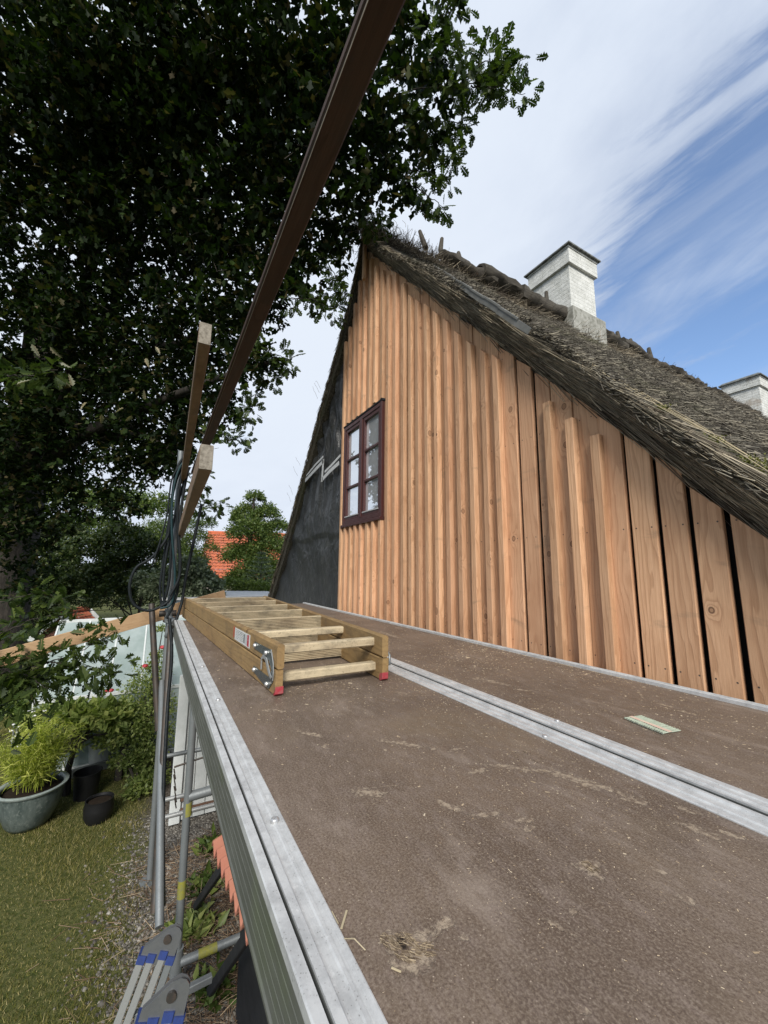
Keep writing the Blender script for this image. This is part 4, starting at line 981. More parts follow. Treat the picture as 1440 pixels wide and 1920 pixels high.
o = scatter('sawdust', CH, [(0, 1, 4), (1, 2, 4), (2, 3, 4), (3, 0, 4)], P, np.stack([np.cos(a), np.sin(a), np.zeros(n)], 1), np.tile([0., 0, 1], (n, 1)),
            np.stack([sz, sz * NR.uniform(1, 3.0, n), sz * .5], 1), M['chips']); tag(o, 'scattered sawdust and small wood flecks on the brown deck', 'sawdust', kind='stuff')
def splinter(pts, r, label, mat='straw'):
    mb = MB()
    for a_, b_ in zip(pts, pts[1:]): mb.beam(a_, b_, r * 2.2, r, (0, 0, 1), r * .2)
    tag(mb.build('wood_splinter', M[mat]), label, 'splinter')
def dk(px, py, z=.003): p = at(px, py, 2, DZ); p.z += z; return p
splinter([dk(640, 1746), dk(650, 1712)], .0013, 'straight pale splinter lying near the left rail at the bottom of the deck')
splinter([dk(560, 1690), dk(600, 1697, .006), dk(628, 1702)] if False else [dk(645, 1765), dk(664, 1774, .008), dk(685, 1787)], .0006, 'thin curved straw across the left rail edge')
splinter([dk(622, 1713), dk(634, 1738, .004)], .0006, 'thin sliver on the inner lip of the left rail')
splinter([dk(734, 1820), dk(752, 1828)], .0010, 'short pale chip below the round gouge in the deck')
for (cx0, cy0, rr, nf, aa) in ((-.470, .297, .015, 150, .5), (-.452, .318, .007, 40, .9), (-.488, .283, .007, 40, .3), (-.444, .62, .008, 30, .2), (-.74, .83, .03, 26, -.42)):
    q_ = NR.normal(0, 1, (nf, 2)); q_ /= np.maximum(1, np.linalg.norm(q_, axis=1, keepdims=True) / 1.2); keep = (np.linalg.norm(q_, axis=1) > .28); q_ = q_[keep]; nf = len(q_)
    P = np.stack([cx0 + q_[:, 0] * rr * 1.05, cy0 + q_[:, 1] * rr * .8, np.full(nf, DZ + .0003)], 1); an = aa + NR.normal(0, .35, nf)
    o = scatter('torn_fibres', REED, REEDF, P, np.stack([np.cos(an), np.sin(an), NR.uniform(-.02, .12, nf)], 1), np.tile([0., 0, 1], (nf, 1)), np.stack([NR.uniform(.0005, .0016, nf), NR.uniform(.003, .010, nf), NR.uniform(.0004, .0012, nf)], 1), M['torn'], scf)
    o.location = -scf.location; o['kind'] = 'stuff'

# ================================================================== BELOW: folding aluminium ladder
fl = empty('folding_ladder', (-1.4, .1, HC - 2.6), 'folded aluminium hinge ladder with blue collars leaning beside the scaffold foot', 'ladder')
def fp(o): o.parent = fl; o.location = Vector(o.location) - Vector((-1.4, .1, HC - 2.6)); return o
def blk(p0, p1, w, h, name, mat, up=(0, 1, 0), ch=.003):
    mb = MB(); mb.beam(p0, p1, w, h, up, ch); return fp(mb.build(name, mat))
# camera-like frame for the bundle: axis direction from hinge towards the ground
for hi, (top, bot) in enumerate((((318, 1748, 1.85), (232, 1985, 1.70)), ((326, 1848, 1.42), (262, 2100, 1.32)))):
    def pt(px, py, dep):
        c = ((px - 720) / 745, (py - 960) / 745, 1.0); d_ = Vector([sum(CR[i][j] * c[j] for j in range(3)) for i in range(3)])
        return Vector((0, 0, HC)) + d_ * dep
    A = pt(*top); B = pt(*bot); ax = (B - A).normalized()
    side = Vector((.2, 1, 0)); side = (side - ax * side.dot(ax)).normalized(); fw = ax.cross(side)
    # hinge plate: rounded disc outline
    prf = [(.055, 0), (.051, -.018), (.038, -.031), (.018, -.036), (-.008, -.026), (-.085, .050), (-.088, .088), (-.03, .105), (.057, .095)]
    for off in (0, .020):
        n = len(prf); vs = [A + side * u + ax * v + fw * (off + t_) for t_ in (0, .004) for u, v in prf]
        mb = MB(); mb.add(vs, [tuple(range(n)), tuple(range(n, 2 * n))[::-1]] + [((i + 1) % n, i, i + n, (i + 1) % n + n) for i in range(n)])
        fp(mb.build('hinge_plate', M['hinge']))
    mb = MB(); mb.tube([A + fw * -.018 + ax * .01, A + fw * .035 + ax * .01], .016, 14); fp(smooth_by_angle(mb.build('hinge_pin', M['darksteel']), 50))
    mb = MB(); mb.tube([A + fw * -.026 + ax * .045 + side * .012, A + fw * -.004 + ax * .045 + side * .012], .010, 12); fp(smooth_by_angle(mb.build('hinge_knob', M['putty']), 50))
    for (u_, v_) in ((-.035, .03), (-.04, .07), (-.045, .11), (.04, .06)):
        mb = MB(); mb.tube([A + side * u_ + ax * v_ - fw * .003, A + side * u_ + ax * v_ + fw * .004], .004, 8); fp(mb.build('rivet', M['darksteel']))
    for k, u_ in enumerate((-.078, -.040, .006, .044)):
        st = A + side * u_ + ax * ((.085, .075, .06, .075)[k]); en = B + side * u_
        blk(st, en, .030, .055 if k < 2 else .05, 'stile', M['galv_bright'] if k < 3 else M['galv'], fw)
        blk(st - ax * .008, st + ax * .022, .036, .062, 'blue_collar', M['bluecol'], fw)
    for k in range(4):
        c0 = A + ax * (.30 + .28 * k) - fw * .01
        blk(c0 - side * .02, c0 + side * .0 + Vector((-.03, .30, 0)) * (1 if hi == 0 else 1), .03, .03, 'rung', M['galv'], ax)

# ================================================================== small roof of corrugated tiles below the deck
wr = empty('tiled_log_shelter', (-2.5, .8, 0), 'low black-framed shelter with orange wavy clay tiles under the scaffold', 'shelter')
def wp_(o): o.parent = wr; o.location = Vector(o.location) - Vector((-2.5, .8, 0)); return o
A = at(404, 1580, 2, 1.0); B = at(474, 1755, 2, 1.0)
dv = (B - A); Lr = dv.length; dv.normalize(); pv = Vector((-dv.y, dv.x, 0));
if pv.y < 0: pv = -pv
NT = 8; sub = 10
for c in range(NT):
    for rrow in range(2):
        mb = MB(); wv = Lr / NT
        for k in range(sub + 1):
            t = k / sub; ph = t * 2 * math.pi
            zz_ = .030 * math.sin(ph) + R_.uniform(-.001, .001)
            for (v_, dz) in ((rrow * .30 - .02, 0.0), (rrow * .30 + .31, .10)):
                base = A + dv * ((c + t) * wv) + pv * v_
                mb.v.append((base.x, base.y, base.z + zz_ + dz + rrow * .09)); mb.v.append((base.x, base.y, base.z + zz_ + dz - .014 + rrow * .09))
        for k in range(sub):
            a = k * 4; b_ = a + 4
            mb.f += [[a, b_, b_ + 2, a + 2], [a + 1, a + 3, b_ + 3, b_ + 1], [a, a + 1, b_ + 1, b_], [a + 2, b_ + 2, b_ + 3, a + 3]]
        mb.f += [[0, 2, 3, 1], [sub * 4, sub * 4 + 1, sub * 4 + 3, sub * 4 + 2]]
        wp_(smooth_by_angle(mb.build('tile', M['terracotta']), 40))
for (pa, pb) in (((420, 1622), (366, 1700)), ((474, 1740), (392, 1862))):
    qa = at(*pa, 2, .93); qb = at(*pb, 2, .06)
    mb = MB(); mb.beam(qa, qb, .05, .03, (0, 1, 0)); wp_(mb.build('strut', M['blacktimber']))
    mb = MB(); mb.beam(qa, (qa.x, qa.y + .6, 1.0), .045, .05); wp_(mb.build('rafter', M['blacktimber']))
mb = MB(); q = A + pv * .35; q2 = B + pv * .35; mb.beam((q.x, q.y, .45), (q2.x, q2.y, .45), .35, .85); wp_(mb.build('back_panel', M['blacktimber']))

# ================================================================== white boarded gate standing behind the scaffold frame
gt = empty('white_boarded_door', (-5.0, .9, 0), 'white boarded door standing upright behind the scaffold end frame', 'door')
def gp(o): o.parent = gt; o.location = Vector(o.location) - Vector((-5.0, .9, 0)); return o
for k in range(11):
    y = .415 + k * .118
    mb = MB(); mb.beam((-5.0, y + .056, .03), (-5.0, y + .056, 1.43), .022, .112, (0, 1, 0), .004); gp(mb.build('board', M['white_paint']))
mb = MB(); mb.beam((-4.985, .36, .02), (-4.985, .36, 1.47), .06, .10, (0, 1, 0)); gp(mb.build('edge_post', M['white_paint']))
for z in (.10, .22):
    mb = MB(); mb.box(-4.975, .40, z, -4.955, 1.7, z + .05); gp(mb.build('ledge', flat('rusty_rail', (.16, .09, .06), .8)))

# ================================================================== greenhouse
gh = empty('greenhouse', (-7.8, -.6, 0), 'small white-framed greenhouse with pale misty glass behind the rose bush', 'greenhouse')
def hp2(o): o.parent = gh; o.location = Vector(o.location) - Vector((-7.8, -.6, 0)); return o
gx0, gx1 = -8.9, -6.8; gy0, gy1 = -1.22, .70; ez, rz = .92, 1.80; xr_ = (gx0 + gx1) / 2
ny = 5
for k in range(ny + 1):
    y = gy0 + (gy1 - gy0) * k / ny
    for (a, b_) in (((gx1, y, 0), (gx1, y, ez)), ((gx0, y, 0), (gx0, y, ez)), ((gx1, y, ez), (xr_, y, rz)), ((gx0, y, ez), (xr_, y, rz))):
        mb = MB(); mb.beam(a, b_, .022, .022, (0, 1, 0), .002); hp2(mb.build('frame_bar', M['white_paint']))
for (a, b_) in (((gx1, gy0, ez), (gx1, gy1, ez)), ((gx0, gy0, ez), (gx0, gy1, ez)), ((xr_, gy0, rz), (xr_, gy1, rz)), ((gx1, gy0, ez), (gx0, gy0, ez)), ((gx1, gy0, .05), (gx1, gy1, .05))):
    mb = MB(); mb.beam(a, b_, .04, .045, (0, 0, 1), .003); hp2(mb.build('frame_bar', M['white_paint']))
mb = MB(); mb.beam((gx1 + .01, -.62, ez + .02), (xr_ + .35, -1.1, rz - .2), .03, .02); hp2(mb.build('brace_bar', M['white_paint']))
for k in range(ny):
    y0 = gy0 + (gy1 - gy0) * k / ny + .012; y1 = gy0 + (gy1 - gy0) * (k + 1) / ny - .012
    for side_ in (gx1, gx0):
        mb = MB(); vs = [(side_, y0, ez + .02), (side_, y1, ez + .02), (xr_, y1, rz - .005), (xr_, y0, rz - .005)]
        mb.add(vs + [(x, y, z - .004) for x, y, z in vs], [(0, 1, 2, 3), (7, 6, 5, 4), (0, 4, 5, 1), (1, 5, 6, 2), (2, 6, 7, 3), (3, 7, 4, 0)]); hp2(mb.build('pane', M['ghglass']))
        mb = MB(); mb.box(side_ - .002, y0, .08, side_ + .002, y1, ez - .03); hp2(mb.build('pane', M['ghglass']))
mb = MB(); mb.add([(gx1, gy0, ez), (gx0, gy0, ez), (xr_, gy0, rz)] + [(gx1, gy0 + .004, ez), (gx0, gy0 + .004, ez), (xr_, gy0 + .004, rz)], [(0, 1, 2), (5, 4, 3), (0, 3, 4, 1), (1, 4, 5, 2), (2, 5, 3, 0)]); hp2(mb.build('pane', M['ghglass']))
mb = MB(); mb.box(gx0 + .3, gy0 + .2, 0, gx1 - .3, gy1 - .2, .75); hp2(mb.build('bench', M['white_paint']))

# flat-roofed pale shed behind the ladder end
sh = empty('garden_shed', (-10, 1.4, 0), 'low white shed with a pale flat roof just visible beyond the ladder end', 'shed')
mb = MB(); mb.box(-11.4, .25, 0, -9.05, 2.5, 2.0); o = mb.build('wall', M['white_paint'], sh); o.location = -sh.location
mb = MB(); mb.box(-11.6, .12, 2.003, -8.95, 2.62, 2.045); o = mb.build('roof', flat('pale_felt_roof', (.55, .55, .53), .8), sh); o.location = -sh.location
for k in range(7):
    mb = MB(); y = .30 + .33 * k; mb.box(-9.05, y, .05, -9.035, y + .31, 1.98); o = mb.build('board', M['white_paint'], sh); o.location = -sh.location

# ================================================================== pots
def pot(name, prof, mat, loc, label, cat, rimmat=None):
    root = empty(name, loc, label, cat)
    mb = MB(); mb.lathe(prof, n=40); smooth_by_angle(mb.build('body', mat, root), 50)
    return root
bp = pot('glazed_pot', [(0, 0), (.155, 0), (.20, .05), (.255, .18), (.275, .30), (.280, .34), (.27, .345), (.262, .33)], M['glaze'], (-5.70, -.94, 0), 'large blue-green glazed pot holding lime green bamboo', 'plant pot')
bp.scale = (.98, .98, 1.08)
mb = MB(); mb.lathe([(.258, .33), (.262, .345), (.285, .36), (.305, .352), (.300, .335), (.276, .325)], n=40); smooth_by_angle(mb.build('rim', flat('pale_glazed_rim', (.33, .38, .36), .3, 0, .5, 20, .3), bp), 60)
mb = MB(); mb.lathe([(0, .31), (.25, .30)], n=24); mb.build('soil', M['soil'], bp)
b2 = pot('plastic_bucket', [(0, .01), (.105, .01), (.105, 0), (.11, 0), (.135, .26), (.142, .262), (.142, .272), (.130, .272), (.105, .03), (0, .03)], M['pot_black'], (-6.05, -.51, 0), 'empty black plastic bucket standing behind the small soil pot', 'bucket')
b3 = pot('small_plant_pot', [(0, 0), (.10, 0), (.13, .06), (.135, .14), (.125, .20), (.128, .212), (.118, .212), (.112, .19)], M['pot_black'], (-5.45, -.33, 0), 'small dark pot filled with soil and a few leaves on the lawn edge', 'plant pot')
mb = MB(); mb.lathe([(0, .185), (.113, .18)], n=20); mb.build('soil', M['soil'], b3)
b4 = pot('edge_bucket', [(0, .01), (.10, .01), (.13, .24), (.135, .25), (.125, .25), (.1, .03)], M['pot_black'], (-5.35, -1.50, 0), 'black pot cut off by the left edge beside the big glazed pot', 'plant pot')
# planting box edge and grey tub behind
mb = MB(); mb.beam((-6.6, -.75, .06), (-6.9, .35, .06), .04, .10); tag(mb.build('bed_edging', M['galv']), 'grey edging board of the flower bed behind the bucket', 'edging')
b5 = pot('grey_tub', [(0, .01), (.13, .01), (.155, .28), (.165, .285), (.165, .30), (.15, .30), (.125, .03)], M['grey_paint'], (-6.85, -.45, 0), 'grey tub half hidden in the flower bed behind the bucket', 'tub')
mb = MB(); mb.box(-7.0, -.45, .62, -6.88, .05, .80); tag(mb.build('blue_crate', flat('pale_blue_plastic', (.20, .36, .44), .5)), 'pale blue plastic box among leaves below the greenhouse eave', 'box')

# ================================================================== VEGETATION
OAK = []
hw = [(0, .02), (.12, .05), (.22, .17), (.30, .10), (.42, .26), (.50, .14), (.62, .32), (.71, .17), (.82, .24), (.91, .10), (1, 0)]
rt = [(x, y, .30 * x) for y, x in hw]; lf = [(-x, y, .30 * x) for y, x in hw]
oak_t = [(0, y, 0) for y in (0, .5)] ; 
oak_full = rt + lf[1:-1]                       # outline
kk = len(rt)
oak_v = rt + lf
oak_f = [tuple(range(kk)), tuple(range(kk, 2 * kk))[::-1]]
so_v = [(0, 0, 0), (.2, .2, .05), (.12, .38, .02), (.31, .62, .09), (.14, .76, .04), (0, 1, 0), (-.14, .76, .04), (-.31, .62, .09), (-.12, .38, .02), (-.2, .2, .05)]
so_f = [(0, 1, 2, 3, 4, 5), (0, 5, 6, 7, 8, 9)]
LFV = [(0, 0, 0), (.28, .4, .07), (0, 1, 0), (-.28, .4, .07)]; LFF = [(0, 1, 2), (0, 2, 3)]

def twig_leaves(P0, n_tw, per, ln, spread, droop=.15, seglen=.09):
    """grow short twigs from points P0 (k,3): returns leaf positions, directions and twig segments"""
    k = len(P0); idx = NR.integers(0, k, n_tw); base = P0[idx] + NR.normal(0, spread, (n_tw, 3))
    d = unit(n_tw); d[:, 2] -= droop; d /= np.linalg.norm(d, axis=1, keepdims=True)
    t = NR.uniform(.2, 1, (n_tw, per)); LP = base[:, None] + d[:, None] * (t * seglen)[..., None] + NR.normal(0, .012, (n_tw, per, 3))
    LD = d[:, None] * .6 + NR.normal(0, .6, (n_tw, per, 3)); LD[..., 2] -= droop
    return LP.reshape(-1, 3), LD.reshape(-1, 3), base, d

# ---- the big oak
oakT = empty('oak_tree', (-10.6, -2.9, 0), 'huge dark oak whose leafy branches fill the upper left', 'tree')
mb = MB(); tr = [(-10.6, -2.62, -.1), (-10.55, -2.6, .6), (-10.4, -2.5, 2.5), (-10.1, -2.4, 5), (-9.6, -2.3, 8)]
mb.tube(tr, [.62, .46, .40, .34, .22], 16)
o = mb.build('trunk', M['bark'], oakT); o.location = -oakT.location; smooth_by_angle(o, 60)
def bl(px, py, dep, r, dens=1.): 
    c = ((px - 720) / 745, (py - 960) / 745, 1.0); d_ = Vector([sum(CR[i][j] * c[j] for j in range(3)) for i in range(3)])
    p = Vector((0, 0, HC)) + d_ * dep; return (p.x, p.y, p.z, r, dens)
# lobes of the crown (surveyed from the photograph: direction, distance in metres, radius)
LOB = [bl(60, 60, 5.0, 1.0), bl(220, 90, 4.6, .95), bl(380, 60, 4.4, .85), bl(530, 70, 4.2, .7), bl(60, 260, 5.6, 1.1), bl(230, 270, 5.4, 1.1), bl(400, 230, 5.0, 1.0), bl(540, 220, 4.6, .75),
       bl(650, 60, 3.9, .42, .7), bl(760, 60, 3.7, .34, .35), bl(740, 180, 3.8, .40, .45), bl(650, 230, 4.2, .55, .65), bl(820, 30, 3.6, .16, .15), bl(810, 150, 3.6, .20, .3), bl(700, 330, 4.2, .42, .42), bl(770, 270, 3.9, .26, .3), bl(770, 350, 4.0, .17, .25),
       bl(600, 350, 4.6, .60, .7), bl(600, 450, 4.8, .40, .5), bl(655, 420, 4.6, .26, .35), bl(520, 480, 4.9, .50, .6), bl(560, 540, 4.7, .22, .35), bl(470, 560, 5.0, .5, .6), bl(440, 420, 5.2, .9), bl(280, 430, 5.8, 1.1), bl(100, 450, 6.2, 1.25),
       bl(60, 640, 6.6, 1.25), bl(240, 620, 6.2, 1.15), bl(380, 620, 5.6, .75), bl(450, 680, 5.0, .30, .45), bl(500, 670, 4.8, .16, .45), bl(400, 760, 5.4, .40, .5), bl(300, 760, 6.0, .80), bl(150, 800, 6.6, 1.1), bl(20, 830, 6.8, 1.1),
       bl(260, 860, 6.4, .55, .9), bl(330, 850, 5.8, .26, .7), bl(140, 930, 6.8, .55, .7), bl(220, 950, 6.4, .35, .6), bl(40, 980, 6.8, .7, .8), bl(60, 1080, 7.0, .5, .5)]
P1 = []; F1 = []; near = []; nearD = []
tips = []
for (x, y, z, r, dens) in LOB:
    SPRN = 0
    c = np.array([x, y, z]); dist = np.linalg.norm(c - np.array([0, 0, HC]))
    nt_ = int((430 if x < -4.5 else 380) * r * r * dens + 30 * dens)
    dirs = unit(nt_); rad = r * NR.uniform(.15, 1.12, (nt_, 1)) ** .6
    centers = c + dirs * rad * np.array([1, 1, .85])
    lp_, ld_, base, d_ = twig_leaves(centers, int(nt_ * 1.3), 7, .1, .03, .12, .20)
    tips.append(np.concatenate([base, base + d_ * .2], 1)[::3])
    P1.append(lp_); F1.append(ld_)
# outlying sprays at the right-hand edge
SPR = [[(740, 175, 3.7), (820, 165, 3.55), (900, 150, 3.5), (950, 130, 3.45), (985, 110, 3.45)], [(880, 160, 3.5), (940, 165, 3.45), (985, 175, 3.4)], [(860, 150, 3.5), (905, 120, 3.5), (935, 105, 3.5)],
       [(760, 60, 3.7), (810, 50, 3.6), (860, 10, 3.5)], [(760, 230, 3.8), (830, 225, 3.7), (890, 235, 3.7)], [(740, 320, 4.0), (800, 320, 3.9), (840, 345, 3.8)], [(760, 340, 4.0), (800, 365, 3.9), (835, 392, 3.8)],
       [(660, 400, 4.5), (700, 420, 4.4), (712, 440, 4.3)], [(600, 470, 4.7), (630, 520, 4.6), (640, 550, 4.5)], [(540, 560, 4.6), (585, 560, 4.5), (612, 575, 4.4)], [(470, 660, 4.8), (515, 665, 4.7), (550, 680, 4.6)],
       [(400, 800, 5.0), (430, 825, 4.9), (462, 822, 4.8)], [(360, 950, 4.8), (385, 950, 4.7), (412, 945, 4.6)], [(480, 740, 4.9), (470, 770, 4.8), (455, 785, 4.8)], [(490, 700, 4.9), (520, 712, 4.8)], [(820, 90, 3.6), (850, 100, 3.6), (875, 90, 3.5)], [(810, 250, 3.8), (845, 275, 3.8), (850, 300, 3.7)],
       [(380, 850, 5.2), (372, 900, 5.1), (365, 930, 5.0)], [(640, 560, 4.6), (620, 590, 4.6)],
       # low sprays over the garden
       [(-30, 1330, 3.0), (60, 1260, 3.2), (160, 1215, 3.3), (225, 1180, 3.4)], [(-20, 1290, 3.1), (80, 1240, 3.2), (170, 1250, 3.3), (230, 1260, 3.3)], [(-20, 1200, 3.6), (60, 1160, 3.7), (140, 1150, 3.8)], [(-20, 1250, 3.0), (40, 1265, 3.1), (90, 1290, 3.1)],
       [(-20, 700, 3.3), (60, 705, 3.2), (110, 690, 3.1)], [(-10, 1130, 4.2), (80, 1110, 4.2), (130, 1130, 4.2)]]
br = MB(); NL = []
for sp in SPR:
    pts = [Vector(bl(a, b_, c_, 1)[:3]) for a, b_, c_ in sp]
    out = []
    for p, q in zip(pts, pts[1:]):
        for t in np.linspace(0, 1, 7, endpoint=False): out.append(p.lerp(q, t) + Vector(NR.normal(0, .008, 3)))
    out.append(pts[-1]); br.tube(out, [.007 * (1 - .75 * i / len(out)) for i in range(len(out))], 5)
    for i, p in enumerate(out):
        kq = 3 if (sp[0][0] < 0 or len(sp) > 3) else 3
        for q in range(kq):
            dv_ = Vector(NR.normal(0, 1, 3)).normalized(); o_ = p + dv_ * R_.uniform(.02, .13)
            for rr in range(2): NL.append((o_ + Vector(NR.normal(0, .02, 3)), (dv_ + Vector(NR.normal(0, .5, 3)) - Vector((0, 0, .35)))))
low = [(x, y, z) for (x, y, z, r, d) in [bl(30, 1230, 3.3, .3), bl(90, 1270, 3.2, .2), bl(10, 1290, 3.2, .28), bl(20, 1300, 3.4, .25)]]
for c in low:
    for q in range(60):
        NL.append((Vector(c) + Vector(NR.normal(0, .16, 3)), Vector(NR.normal(0, 1, 3)) - Vector((0, 0, .4))))
o = br.build('twigs', M['bark'], oakT); o.location = -oakT.location; o['kind'] = 'stuff'
LPn = np.array([p[:] for p, d in NL]); LDn = np.array([d[:] for p, d in NL])
# limbs reaching from the trunk
mb = MB()
for tgt in (LOB[5], LOB[24], LOB[27], LOB[28], LOB[33], LOB[25], LOB[30], LOB[39], LOB[36]):
    st = Vector((-10.2, -2.75, R_.uniform(3.0, 6.0))); en = Vector(tgt[:3]); mid = st.lerp(en, .5) + Vector((R_.uniform(-.3, .3), R_.uniform(-.3, .3), R_.uniform(.1, .9)))
    pts = [((1 - t) ** 2) * st + 2 * t * (1 - t) * mid + t * t * en + Vector(NR.normal(0, .05, 3)) for t in np.linspace(0, 1, 12)]
    mb.tube(pts, [.15 * (1 - .88 * t) + .008 for t in np.linspace(0, 1, 12)], 8)
o = mb.build('limbs', M['bark'], oakT); o.location = -oakT.location; smooth_by_angle(o, 60)
mb = MB(); TP = np.concatenate(tips); sel_ = NR.permutation(len(TP))[:2600]
for q in TP[sel_]: mb.tube([q[:3], q[3:]], [.004, .002], 3, cap=False)
o = mb.build('twigs', M['bark'], oakT); o.location = -oakT.location; o['kind'] = 'stuff'
P1 = np.concatenate(P1); F1 = np.concatenate(F1)
allP = P1; dd = np.linalg.norm(allP - np.array([0, 0, HC]), axis=1)
nearm = dd < 4.6
def put_leaves(P, D, tv, tf, s0, s1, name, mat, par):
    n_ = len(P); nrm = unit(n_) * .8 + np.array([0, 0, 1.]); s = NR.uniform(s0, s1, n_)
    o_ = scatter(name, tv, tf, P, D, nrm, np.stack([s * NR.uniform(.8, 1.15, n_), s, s * NR.uniform(-.3, 1.3, n_)], 1), mat, par)
    o_.location = -par.location; o_['kind'] = 'stuff'; return o_
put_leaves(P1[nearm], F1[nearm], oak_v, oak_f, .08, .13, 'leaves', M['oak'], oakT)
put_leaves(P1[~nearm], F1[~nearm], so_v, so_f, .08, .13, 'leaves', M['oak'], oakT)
print('oak leaves', len(P1), nearm.sum(), len(LPn))
# the nearest leaves as objects of their own
order = np.argsort(np.linalg.norm(LPn - np.array([0, 0, HC]), axis=1))
leafme = []
for k in range(4):
    b_ = .2 + .12 * k; me = bpy.data.meshes.new('leaf')
    vv_ = [(x * (1 + .08 * math.sin(y * 9 + k)), y, abs(x) * b_ * 1.2 - .18 * (k - 1.2) * y * y * .5) for x, y, z in oak_v]
    me.from_pydata(vv_, [], [list(f) for f in oak_f]); me.materials.append(M['oakspray']); leafme.append(me)
me = leafme[1].copy(); me.materials.clear(); me.materials.append(M['oakpale']); leafme.append(me)
for i, q in enumerate(order[:300]):
    p = LPn[q]; d = Vector(LDn[q]).normalized(); me = leafme[R_.randrange(4)]
    o_ = bpy.data.objects.new('leaf', me); col.objects.link(o_); o_.parent = oakT
    nrm = (Vector(NR.normal(0, .6, 3)) + Vector((0, 0, 1))).normalized(); sdv = d.cross(nrm).normalized(); nrm = sdv.cross(d)
    s = R_.uniform(.085, .125)
    o_.matrix_local = Matrix.Translation(Vector(p) - oakT.location) @ Matrix((sdv, d, nrm)).transposed().to_4x4() @ Matrix.Scale(s, 4)
rest = order[300:]
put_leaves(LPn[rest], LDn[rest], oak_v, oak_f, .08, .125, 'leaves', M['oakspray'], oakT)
# a few pale curled leaf undersides
for (px, py, dep, a) in ((75, 670, 3.1, 1.9), (118, 672, 3.1, 2.1), (135, 690, 3.1, 2.6), (105, 710, 3.1, -.4), (128, 700, 3.1, -1.), (60, 712, 3.1, 3.3), (30, 725, 3.2, .2), (215, 775, 3.8, .3), (235, 790, 3.8, .1), (190, 795, 3.8, .5), (150, 770, 3.8, 1.), (280, 690, 4.0, 1.4), (300, 665, 4.0, 2.0), (270, 730, 4.0, -1.3)):
    p = Vector(bl(px, py, dep, 1)[:3]); rt_ = Vector((CR[0][0], CR[1][0], CR[2][0])); upv = -Vector((CR[0][1], CR[1][1], CR[2][1]))
    d = (rt_ * math.cos(a) + upv * math.sin(a) + Vector(NR.normal(0, .3, 3))).normalized(); nrm = Vector(NR.normal(0, 1, 3)).normalized(); sdv = d.cross(nrm).normalized(); nrm = sdv.cross(d)
    o_ = bpy.data.objects.new('leaf', leafme[4]); col.objects.link(o_); o_.parent = oakT; o_['label'] = 'pale curled leaf underside'
    o_.matrix_local = Matrix.Translation(p - oakT.location) @ Matrix((sdv, d, nrm)).transposed().to_4x4() @ Matrix.Diagonal((.07, .105, .12, 1))

# ---- generic shrubs and trees
def crown(root, blobs, n, size, mat, tv=LFV, tf=LFF, droop=.1, clump=.18, name='crown'):
    tot = sum(b_[3] ** 2 for b_ in blobs); PP = []; DD = []
    for (x, y, z, r) in blobs:
        k = max(20, int(n * r * r / tot / 9)); dr = unit(k); dr[:, 2] = np.abs(dr[:, 2]) * .9 + dr[:, 2] * .1 - .15
        c = np.array([x, y, z]) + dr * r * NR.uniform(.35, 1.08, (k, 1)) ** .7
        PP.append((c[:, None] + NR.normal(0, clump * r * .35, (k, 9, 3))).reshape(-1, 3)); DD.append((dr[:, None] * .7 + NR.normal(0, .55, (k, 9, 3))).reshape(-1, 3))
    PP = np.concatenate(PP); DD = np.concatenate(DD); DD[:, 2] -= droop; keep = PP[:, 2] > .02; PP, DD = PP[keep], DD[keep]
    s = NR.uniform(size * .7, size * 1.3, len(PP)); nrm = unit(len(PP)) + np.array([0, 0, .8])
    o_ = scatter(name, tv, tf, PP, DD, nrm, s, mat, root); o_.location = -root.location; o_['kind'] = 'stuff'; return o_
def tree(name, loc, blobs, n, size, mat, label, cat, trunk_h=None, trunk_r=.08, tv=LFV, tf=LFF, **kw):
    root = empty(name, loc, label, cat); crown(root, blobs, n, size, mat, tv, tf, **kw)
    if trunk_h:
        mb = MB(); x, y, z = loc; mb.tube([(x, y, -.05), (x + .05, y, trunk_h * .5), (x, y + .05, trunk_h)], [trunk_r, trunk_r * .7, trunk_r * .35], 8)
        for b_ in blobs[:8]:
            s0 = Vector((x, y, trunk_h * R_.uniform(.4, .9))); e0 = Vector(b_[:3]); mb.tube([s0, s0.lerp(e0, .5) + Vector((0, 0, .1)), e0], [trunk_r * .4, trunk_r * .25, trunk_r * .1], 5)
        o_ = mb.build('trunk', M['bark'], root); o_.location = -root.location
    return root
def B4(lst): return [bl(*q)[:4] for q in lst]
# fruit tree beside the black membrane
bs = B4([(478, 935, 16, .38), (462, 965, 16, .55), (500, 965, 16, .5), (445, 975, 15.6, .28), (520, 990, 16, .45), (470, 1000, 15.6, .85), (510, 1030, 15.6, .8), (455, 1045, 15.5, .75), (490, 1075, 15, .9), (450, 1090, 15, .6), (530, 1080, 15.5, .7), (490, 1120, 15, .8)])
tree('apple_tree', (bs[5][0], bs[5][1], 0), bs, 42000, .085, M['treeleaf'], 'bushy green fruit tree standing just left of the black membrane', 'tree', bs[0][2], .12, clump=.35)
